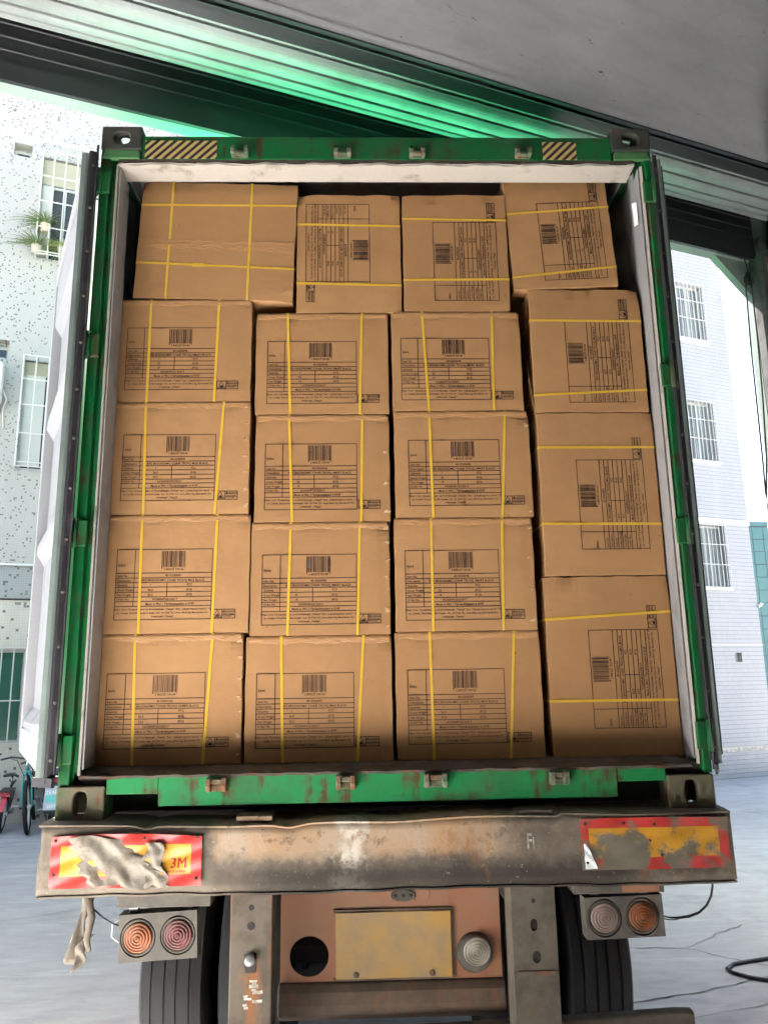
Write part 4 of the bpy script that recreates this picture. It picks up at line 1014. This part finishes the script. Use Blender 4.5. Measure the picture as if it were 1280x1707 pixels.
for (vs, fs), (x, z, mt) in zip(text_meshes([('3M', .046, 'CENTER', 0), ('3M', .046, 'CENTER', 0), ('车辆反光标识', .0115, 'CENTER'), ('F', .075, 'LEFT'), ('1', .06, 'LEFT'), ('车辆反光标识', .010, 'CENTER')]),
                          ((-.748, 1.135, 'three_red'), (-.7462, 1.1358, 'three_red'), (-.757, 1.118, 'three_red'), (.488, 1.168, 'paint_mark'), (.505, 1.165, 'paint_mark'), (1.09, 1.135, 'three_red'))):
    def yat(px, pz):
        if x < 0: return refl_y((px + 1.195) / .527, (pz - 1.076) / .17, .008) - .0012
        if x > .8: return refl_y((px - .682) / .536, (pz - 1.094) / .172, .004) - .0012
        return fb((px + 1.243) / 2.483, (pz - 1.05) / .225)[1] - .0015
    MB().add([(x + a * (.62 if mt == 'paint_mark' else 1), yat(x + a, z + c), z + c) for a, c in vs], fs).build('lettering', mt, rl if x < 0 else (rw if x > .8 else bp))
# twist-lock seats on the beam
for x in (-.49, .53): MB().box(x - .065, x + .065, -.045, .06, 1.278, 1.296).build('wear_pad', 'bumper_steel', tr, bevel=.004)
# vertical legs
def leg(x0, x1, hole):
    if hole:
        m = MB().plate_hole(x0, x1, .86, .94, -.02, -.008, (x0 + x1) / 2, .905, .014, .020, 20)
        m.plate_hole(x0, x1, .74, .86, -.02, -.008, (x0 + x1) / 2 + .004, .80, .016, .020, 20)
        m.box(x0, x1, -.02, -.008, .94, 1.05).box(x0, x1, -.02, -.008, .25, .74)
        m.box(x0, x0 + .012, -.008, .12, .25, 1.05).box(x1 - .012, x1, -.008, .12, .25, 1.05)
    else: m = MB().box(x0, x1, -.02, .12, .25, 1.05)
    return m.build('underride_leg', 'leg_grey' if hole else 'leg_steel', tr, bevel=0 if hole else .005)
lg = leg(-.571, -.422, False); l2 = leg(.43, .588, True)
MB().lathe([(.0, .03), (.016, .03), (.018, .024), (.018, .0)], (-.497, -.02, .82), (0, -1, 0), 14).build('bolt', 'zinc', lg, True)
MB().prism([(-.515, .775), (-.48, .775), (-.475, .835), (-.52, .835)], 'y', -.0235, -.02).build('slot_cover', 'bumper_dark', lg)
for z, r_ in ((.985, .010), (.925, .014)): MB().lathe([(r_, .0012), (r_ * .9, .0018), (.0, .0018)], (-.497, -.02, z), (0, -1, 0), 14).build('bolt_hole', 'chassis_dark', lg)
MB().lathe([(.008, .0012), (.007, .0018), (.0, .0018)], (.51, -.02, .985), (0, -1, 0), 14).build('bolt_hole', 'chassis_dark', l2)
m = MB(); rg = random.Random(4)
for k in range(10):
    x = -.515 + rg.uniform(-.012, .03); z = .66 + .085 * k / 9; m.box(x, x + rg.uniform(.012, .04), -.0212, -.02, z, z + rg.uniform(.005, .012))
m.build('paint_smear', 'paint_mark', lg)
MB().box(.447, .572, -.012, -.006, .70, .96).build('slot_plate', 'bumper_dark', l2)
MB().box(.445, .575, -.026, -.0205, .742, .756).build('weld_seam', 'leg_steel', l2)
# centre cross plate with lamp, hole and number plate
Yp = .25
cp = MB(); cp.plate_hole(-.42, -.215, .645, .83, Yp, Yp + .008, -.31, .735, .075, .071, 36)
cp.plate_hole(.215, .43, .645, .83, Yp, Yp + .008, .327, .735, .070, .073, 36)
cp.box(-.215, .215, Yp, Yp + .008, .645, .83).box(-.42, .43, Yp, Yp + .008, .83, 1.04)
cpo = cp.build('cross_plate', 'primer_orange', tr)
MB().prism([(Yp - .01, .644), (Yp - .035, .62), (Yp - .045, .58), (Yp - .035, .54), (Yp, .515), (Yp + .06, .515), (Yp + .06, .644)], 'x', -.425, .435).build('cross_tube', 'tube_dark', tr, bevel=.006)
npl = MB().grid(lambda u, v_: (-.207 + .443 * u, Yp - .012 - .002 * math.sin(u * 8), .657 + .232 * v_), 12, 6).build('number_plate', 'plate_yellow', tr)
npl.modifiers.new('thick', 'SOLIDIFY').thickness = .003
MB().box(-.217, .246, Yp - .009, Yp - .001, .648, .657).box(-.217, .246, Yp - .009, Yp - .001, .8895, .899).box(.237, .246, Yp - .009, Yp - .001, .657, .8895).build('plate_frame', 'tube_dark', npl)
for x in (-.13, .16): MB().lathe([(.0, .006), (.011, .004), (.012, 0)], (x, Yp - .016, .672), (0, -1, 0), 12).build('bolt', 'leg_steel', npl)
def rings(c, r, mat, parent, name, n=5, dome=.012):
    prof = [(r, 0.0)]
    for i in range(n):
        a = r * (1 - (i + .15) / n); d = dome * (1 - (a / r) ** 2)
        prof += [(a, .008 + d), (r * (1 - (i + .55) / n), .013 + d), (r * (1 - (i + .85) / n), .007 + d)]
    prof.append((.0, .014 + dome))
    return MB().lathe(prof, c, (0, -1, 0), 32).build(name, mat, parent, True)
lm = MB().lathe([(.068, -.03), (.070, .0), (.066, .018), (.058, .03), (.0, .03)], (.327, Yp, .735), (0, -1, 0), 32).build('rear_lamp', 'lamp_case', tr, True)
rings((.332, Yp - .03, .748), .052, 'lens_clear', lm, 'lens')
# socket oval above the plate
so_ = MB().prism([(.055 + .048 * math.cos(i * math.pi / 9) , .945 + .022 * math.sin(i * math.pi / 9)) for i in range(18)], 'y', Yp - .012, Yp).build('socket_plate', 'lamp_case', tr, bevel=.003)
for dx in (-.03, 0, .03): MB().lathe([(.0, .004), (.006, .003), (.007, 0)], (.055 + dx, Yp - .012, .945), (0, -1, 0), 8).build('screw', 'chassis_dark', so_)
MB().prism([(.125 + .035 * math.cos(i * math.pi / 8), .955 + .032 * math.sin(i * math.pi / 8)) for i in range(16)], 'y', Yp - .005, Yp).build('cable_cover', 'primer_orange', tr, bevel=.002)
# tail lamp clusters
def cluster(x0, x1, z0, z1, rz, c1m, c2m, d1, d2):
    w_, h_ = x1 - x0, z1 - z0; cx, cz = (x0 + x1) / 2, (z0 + z1) / 2
    def RT(p):
        dx, dz = p.x - cx, p.z - cz; return Vector((cx + dx * math.cos(rz) - dz * math.sin(rz), p.y, cz + dx * math.sin(rz) + dz * math.cos(rz)))
    case = MB(); case.plate_hole(x0, cx, z0, z1, -.035, .03, x0 + d1, cz, .062, .064, 36, 2.0, False); case.plate_hole(cx, x1, z0, z1, -.035, .03, x0 + d2, cz, .062, .064, 36, 2.0, False)
    case.add([(x0, -.035, z0), (x1, -.035, z0), (x1, -.035, z1), (x0, -.035, z1), (x0, .03, z0), (x1, .03, z0), (x1, .03, z1), (x0, .03, z1)], [(0, 4, 5, 1), (1, 5, 6, 2), (2, 6, 7, 3), (3, 7, 4, 0), (4, 7, 6, 5)])
    c = case.xform(RT).build('tail_lamp', 'lamp_case', tr)
    for d, mt in ((d1, c1m), (d2, c2m)):
        p = RT(Vector((x0 + d, 0, cz)))
        MB().lathe([(.060, 0), (.060, .036), (.056, .040), (.052, .034), (.0, .03)], (p.x, .005, p.z), (0, -1, 0), 32).build('lamp_ring', 'lamp_case', c, True)
        rings((p.x, -.026, p.z), .050, mt, c, 'lens', 5, .010)
    return c
tlL = cluster(-.955, -.683, .826, .980, R(2.5), 'lens_orange', 'lens_red', .066, .205)
tlR = cluster(.692, .973, .858, .996, R(1.2), 'lens_dusty', 'lens_orange', .068, .205)
MB().box(-.97, -.64, -.03, .06, .995, 1.044).build('lamp_bracket', 'lamp_case', tr, bevel=.003)
MB().box(.655, .985, -.03, .06, 1.004, 1.044).build('lamp_bracket', 'lamp_case', tr, bevel=.003)
MB().box(.83, .965, -.034, -.0305, 1.008, 1.040).build('orange_marker', 'primer_orange', tr)
MB().box(-.93, -.90, -.01, .02, .965, .999).box(-.74, -.71, -.01, .02, .97, .999).build('lamp_strut', 'zinc', tr)
MB().box(.72, .75, -.01, .02, .985, 1.01).box(.90, .93, -.01, .02, .985, 1.01).build('lamp_strut', 'zinc', tr)
# torn mud flap remains and loose wires
def rag(u, v_):
    x = -1.105 + .022 * math.sin(v_ * 3) - .045 * (1 - v_) + (.035 + .012 * math.sin(v_ * 8)) * u; return (x, -.02 - .012 * math.sin(u * 5 + v_ * 6), .83 + .215 * v_ - .02 * u * (1 - v_))
q = MB().grid(rag, 6, 14).build('torn_flap', 'dry_rag', tr, True); q.modifiers.new('thick', 'SOLIDIFY').thickness = .008
q = MB().grid(lambda u, v_: (-1.085 - .035 * (1 - v_) + .036 * u + .01 * math.sin(v_ * 7), -.035 - .01 * math.sin(u * 4 + v_ * 9), .795 + .11 * v_ + .012 * u), 5, 8).build('torn_flap', 'dry_rag', tr, True); q.modifiers.new('thick', 'SOLIDIFY').thickness = .006
MB().tube([(-1.068, -.03, 1.04), (-1.055, -.03, .97), (-1.066, -.035, .90), (-1.058, -.03, .86)], [.010, .014, .012, .008], 7).build('twisted_strap', 'dry_rag', tr, True)
MB().tube([(-1.06, -.02, 1.0), (-1.02, -.02, .965), (-.985, -.02, .945), (-.965, -.01, .935)], .003, 6).build('wire', 'black_cable', tr, True)
MB().tube([(-.955, -.01, .96), (-.985, -.015, .94), (-.985, -.015, .90), (-.96, -.01, .88)], .003, 6).build('wire', 'white_bar', tr, True)
P = [(1.165, -.02, 1.045), (1.166, -.02, 1.02), (1.157, -.02, .985), (1.138, -.02, .955), (1.108, -.02, .932), (1.07, -.02, .920), (1.03, -.02, .916), (.995, -.02, .918), (.965, -.005, .925)]
MB().tube(P, [.003, .004, .0045, .0045, .0045, .005, .0045, .0025, .002], 7).build('wire', 'black_cable', tr, True)
MB().tube([(1.05, -.02, .918), (1.02, -.02, .910), (.99, -.02, .911), (.965, -.005, .917)], .002, 6).build('wire', 'black_cable', tr, True)
# underrun bar
def ub(u, v_):
    pass
m = MB(); ps = []
for x, zt_ in ((-1.08, .50), (-.42, .53), (.42, .553), (.62, .560), (.82, .566), (1.05, .576), (1.115, .573)):
    ps.append([(x, .125, zt_ - .14), (x, .125, zt_ - .026), (x, .135, zt_ - .018), (x, .165, zt_ - .016), (x, .165, zt_ - .14)])
vs = [p for r_ in ps for p in r_]
fs = [(i * 5 + k, i * 5 + (k + 1) % 5, (i + 1) * 5 + (k + 1) % 5, (i + 1) * 5 + k) for i in range(len(ps) - 1) for k in range(5)] + [(0, 1, 2, 3, 4), tuple((len(ps) - 1) * 5 + k for k in range(5))]
m.add(vs, fs).build('underrun_bar', 'leg_grey', tr, bevel=.005)
MB().box(-1.19, 1.19, .19, .45, 1.06, 1.284).build('bolster', 'chassis_dark', tr)
# chassis rails, axles, wheels
for x in (-.50, .50): MB().box(x - .07, x + .07, .13, 10.5, .95, 1.27).build('chassis_rail', 'chassis_dark', tr)
for y in (.6, 2.4, 4.2, 6.0): MB().box(-.43, .43, y, y + .1, 1.0, 1.2).build('cross_member', 'chassis_dark', tr)
tyre0 = rim0 = None
R_T = .52
for ya in (1.08, 2.39, 3.70):
    MB().cyl((-.7, ya, R_T), (.7, ya, R_T), .075).build('axle', 'chassis_dark', tr)
    for x in (-.905, -.575, .575, .905):
        if tyre0 is None:
            hw = .142; prof = [(.285, -hw + .02), (.40, -hw - .004), (.47, -hw + .0), (.505, -hw + .012)]
            xs = [-.122, -.085, -.083, -.075, -.073, -.03, -.028, -.02, -.018, .018, .02, .028, .03, .073, .075, .083, .085, .122]
            for i, xx in enumerate(xs):
                groove = xx in (-.083, -.075, -.028, -.02, .02, .028, .075, .083); prof.append((R_T - (.006 if groove else 0) - .006 * (xx / .122) ** 4, xx))
            prof += [(.505, hw - .012), (.47, hw), (.40, hw + .004), (.285, hw - .02)]
            t0 = empty('hidden'); bpy.data.objects.remove(t0)
            tyre0 = MB().lathe(prof, (0, 0, 0), (1, 0, 0), 56, True).build('wheel', 'rubber', tr, True, local=True); tyre0.location = (x, ya, R_T)
            m_ = tyre0.modifiers.new('edge', 'EDGE_SPLIT'); m_.split_angle = R(35)
            rim0 = MB().lathe([(.286, -.12), (.27, -.12), (.26, -.02), (.11, .03), (.11, .06), (.0, .06)], (0, 0, 0), (1, 0, 0), 32).build('rim', 'lamp_case', tyre0, True, local=True)
        else:
            w2_ = share(tyre0, 'wheel', tr, (x, ya, R_T)); share(rim0, 'rim', w2_)

# ================================================================== YARD CLUTTER
ho = MB().tube([(3.3, 2.62, .012), (2.8, 2.40, .012), (2.5, 2.27, .012), (2.30, 2.215, .012), (2.17, 2.17, .012), (2.10, 2.10, .012), (2.105, 2.035, .012), (2.17, 1.955, .012), (2.30, 1.875, .012), (2.6, 1.78, .012), (3.2, 1.7, .012)], .011, 8).build('cable', 'black_cable', None, True)
tag(ho, 'black cable looped on the concrete at the right edge', 'cable')

def wheel_part(root, x, r, tw, name='wheel', rimcol='zinc'):
    w_ = MB().lathe([(r - .045, -tw * .35), (r - .03, -tw * .5), (r - .008, -tw * .38), (r, 0), (r - .008, tw * .38), (r - .03, tw * .5), (r - .045, tw * .35)], (x, 0, r), (0, 1, 0), 32, True).build(name, 'rubber', root, True, local=True)
    m = MB().lathe([(r - .05, -tw * .3), (r - .05, tw * .3), (r - .062, tw * .2), (r - .062, -tw * .2)], (x, 0, r), (0, 1, 0), 32, True)
    for k in range(14):
        a = 2 * math.pi * k / 14; m.tube([(x + .02 * math.cos(a + 1), .02 * (-1) ** k, r + .02 * math.sin(a + 1)), (x + (r - .055) * math.cos(a), 0, r + (r - .055) * math.sin(a))], .0015, 4)
    m.cyl((x, -.05, r), (x, .05, r), .022); m.build('rim', rimcol, w_, local=True); return w_
def bicycle(loc, rz, r, fc, label, sc=1.0, rear_rack=False, accent=None):
    ac = accent or fc
    o = empty('bicycle', loc, (R(5), 0, rz)); tag(o, label, 'bicycle', 'bicycles parked along the mosaic wall')
    L = .52 * sc
    wheel_part(o, L, r, .05); wheel_part(o, -L, r, .05)
    H = Vector((L - .13 * sc, 0, r + .42 * sc)); S = Vector((-.17 * sc, 0, r + .30 * sc)); B = Vector((-.05 * sc, 0, r - .03)); RA = Vector((-L, 0, r))
    f = MB(); f.tube([H, B], .019, 8).tube([H - Vector((0, 0, .06)), S], .014, 8).tube([S, B], .016, 8)
    for sgn in (-1, 1): f.tube([B + Vector((0, sgn * .03, 0)), RA + Vector((0, sgn * .055, 0))], .009, 6).tube([S + Vector((0, sgn * .015, -.02)), RA + Vector((0, sgn * .055, 0))], .008, 6)
    f.build('frame', fc, o, True, local=True)
    k = MB().tube([H + Vector((-.02, 0, .07)), H], .02, 8)
    for sgn in (-1, 1): k.tube([H, H + Vector((.03, sgn * .05, -.1)), Vector((L, sgn * .055, r))], .012, 6)
    k.build('fork', ac, o, True, local=True)
    hb = H + Vector((-.03, 0, .13))
    MB().tube([hb + Vector((-.06, -.30, .02)), hb + Vector((-.01, -.18, .04)), hb + Vector((.02, 0, 0)), hb + Vector((-.01, .18, .04)), hb + Vector((-.06, .30, .02))], .012, 8).build('handlebar', 'black_plastic', o, True, local=True)
    MB().tube([H, hb + Vector((.02, 0, 0))], .014, 8).build('stem', 'chrome', o, True, local=True)
    for sgn in (-1, 1): MB().tube([hb + Vector((-.0, sgn * .2, .03)), hb + Vector((.14, sgn * .1, .0)), hb + Vector((.08, sgn * .03, -.2))], .004, 5).build('brake_cable', 'black_cable', o, True, local=True)
    sp_ = S + Vector((-.04, 0, .13 * sc))
    MB().tube([S, sp_], .013, 8).build('seat_post', 'chrome', o, True, local=True)
    MB().grid(lambda u, v_: (sp_.x - .14 + .28 * u, (.075 * (1 - u) ** .7 + .02) * (2 * v_ - 1), sp_.z + .035 - .03 * (2 * v_ - 1) ** 2 + .02 * (1 - u)), 8, 6).build('saddle', 'seat_black', o, True, local=True).modifiers.new('thick', 'SOLIDIFY').thickness = .03
    m = MB().cyl((B.x, -.06, B.z), (B.x, .06, B.z), .03).tube([(B.x, .06, B.z), (B.x + .14, .075, B.z - .08)], .009, 6).tube([(B.x, -.06, B.z), (B.x - .14, -.075, B.z + .08)], .009, 6)
    m.box(B.x + .10, B.x + .18, .075, .16, B.z - .09, B.z - .07).box(B.x - .18, B.x - .10, -.16, -.075, B.z + .07, B.z + .09); m.build('crank', 'zinc', o, True, local=True)
    MB().tube([(-L + .1, .07, r - .02), (-L + .2, .16, .0)], .008, 6).build('kickstand', 'black_plastic', o, True, local=True)
    for cx, a0, a1 in ((-L, .5, 2.9),):
        pts = [(cx + (r + .02) * math.cos(a0 + (a1 - a0) * i / 10), r + (r + .02) * math.sin(a0 + (a1 - a0) * i / 10)) for i in range(11)]
        vs = [q for (px, pz) in pts for q in ((px, -.03, pz), (px, .03, pz))]
        MB().add(vs, [(2 * i, 2 * i + 1, 2 * i + 3, 2 * i + 2) for i in range(10)]).build('mudguard', ac if rear_rack else fc, o, True, local=True)
    if rear_rack:
        MB().box(-L - .1, -L + .25, -.07, .07, 2 * r + .05, 2 * r + .065).build('rack', 'black_plastic', o, local=True)
        MB().box(-L - .13, -L - .10, -.06, .06, 2 * r + .0, 2 * r + .05).build('rear_light', 'red_lens', o, local=True)
    return o
bicycle((-4.29, 7.42, 0), R(-72), .315, 'seat_black', 'black bicycle with teal fork facing the yard, next to the scooter', 1.0, False, 'teal_paint')
bicycle((-4.66, 7.55, 0), R(106), .215, 'seat_black', 'small bicycle with red mudguard at the left edge, rear wheel towards the yard', .95, True, 'red_paint')
bicycle((-4.98, 7.62, 0), R(-80), .30, 'seat_black', 'black bicycle with purple fork, leftmost of the parked bicycles', 1.0, False, 'purple_paint')
bicycle((-4.16, 7.60, 0), R(-66), .27, 'seat_black', 'dark bicycle half hidden behind the one with the teal fork', .95, False, 'purple_paint')
# electric scooter seen from behind
sc_o = empty('motor_scooter', (-3.93, 7.55, 0), (0, 0, R(98))); tag(sc_o, 'black motor scooter with a grey and teal plate beside the corner of the container', 'scooter')
wheel_part(sc_o, -.42, .21, .10); wheel_part(sc_o, .55, .21, .10)
MB().prism([(-.62, .62), (-.58, .50), (-.2, .38), (.18, .30), (.38, .30), (.46, .5), (.55, .85), (.48, .95), (.36, .6), (.2, .42), (-.05, .52), (-.1, .68)], 'y', -.14, .14).build('body', 'black_plastic', sc_o, local=True, bevel=.04)
MB().prism([(-.64, .69), (-.60, .76), (-.2, .76), (.05, .72), (.06, .68), (-.5, .67)], 'y', -.13, .13).build('seat', 'seat_black', sc_o, local=True, bevel=.03)
MB().tube([(.44, -.3, 1.0), (.48, 0, 1.02), (.44, .3, 1.0)], .014, 8).build('handlebar', 'black_plastic', sc_o, True, local=True)
MB().box(-.655, -.60, -.10, .10, .585, .635).build('tail_light', 'red_lens', sc_o, local=True, bevel=.01)
MB().box(-.65, -.61, -.09, .09, .65, .672).build('grab_rail', 'chrome', sc_o, local=True, bevel=.006)
MB().prism([(-.60, .56), (-.62, .58), (-.70, .26), (-.685, .25)], 'y', -.09, .09).build('rear_mudguard', 'black_plastic', sc_o, local=True)
pln = MB().add([(-.635, -.105, .55), (-.635, .105, .55), (-.715, .105, .285), (-.715, -.105, .285), (-.63, -.105, .55), (-.63, .105, .55), (-.71, .105, .285), (-.71, -.105, .285)], [(0, 1, 2, 3), (4, 7, 6, 5), (0, 4, 5, 1), (1, 5, 6, 2), (2, 6, 7, 3), (3, 7, 4, 0)]).build('licence_plate', 'plate_grey', sc_o, local=True)
def on_plate(a, h): return (-.637 - .08 * (1 - h) - .002, -a, .285 + .265 * h)
MB().add([on_plate(-.085, .32), on_plate(.085, .32), on_plate(.085, .62), on_plate(-.085, .62)], [(0, 1, 2, 3)]).build('plate_band', 'teal_print', pln, local=True)
for (vs, fs), h0 in zip(text_meshes([('ZEAUZ', .062, 'CENTER'), ('25578', .05, 'CENTER')]), (.66, .10)):
    MB().add([on_plate(a, h0 + c / .28) for a, c in vs], fs).build('lettering', 'white_print', pln, local=True)
m = MB()
for k in range(5): m.prism([(-.09 + .036 * k, .25), (-.054 + .036 * k, .25), (-.072 + .036 * k, .215)], 'x', -.705, -.70)
m.build('flap_teeth', 'black_plastic', sc_o, local=True)
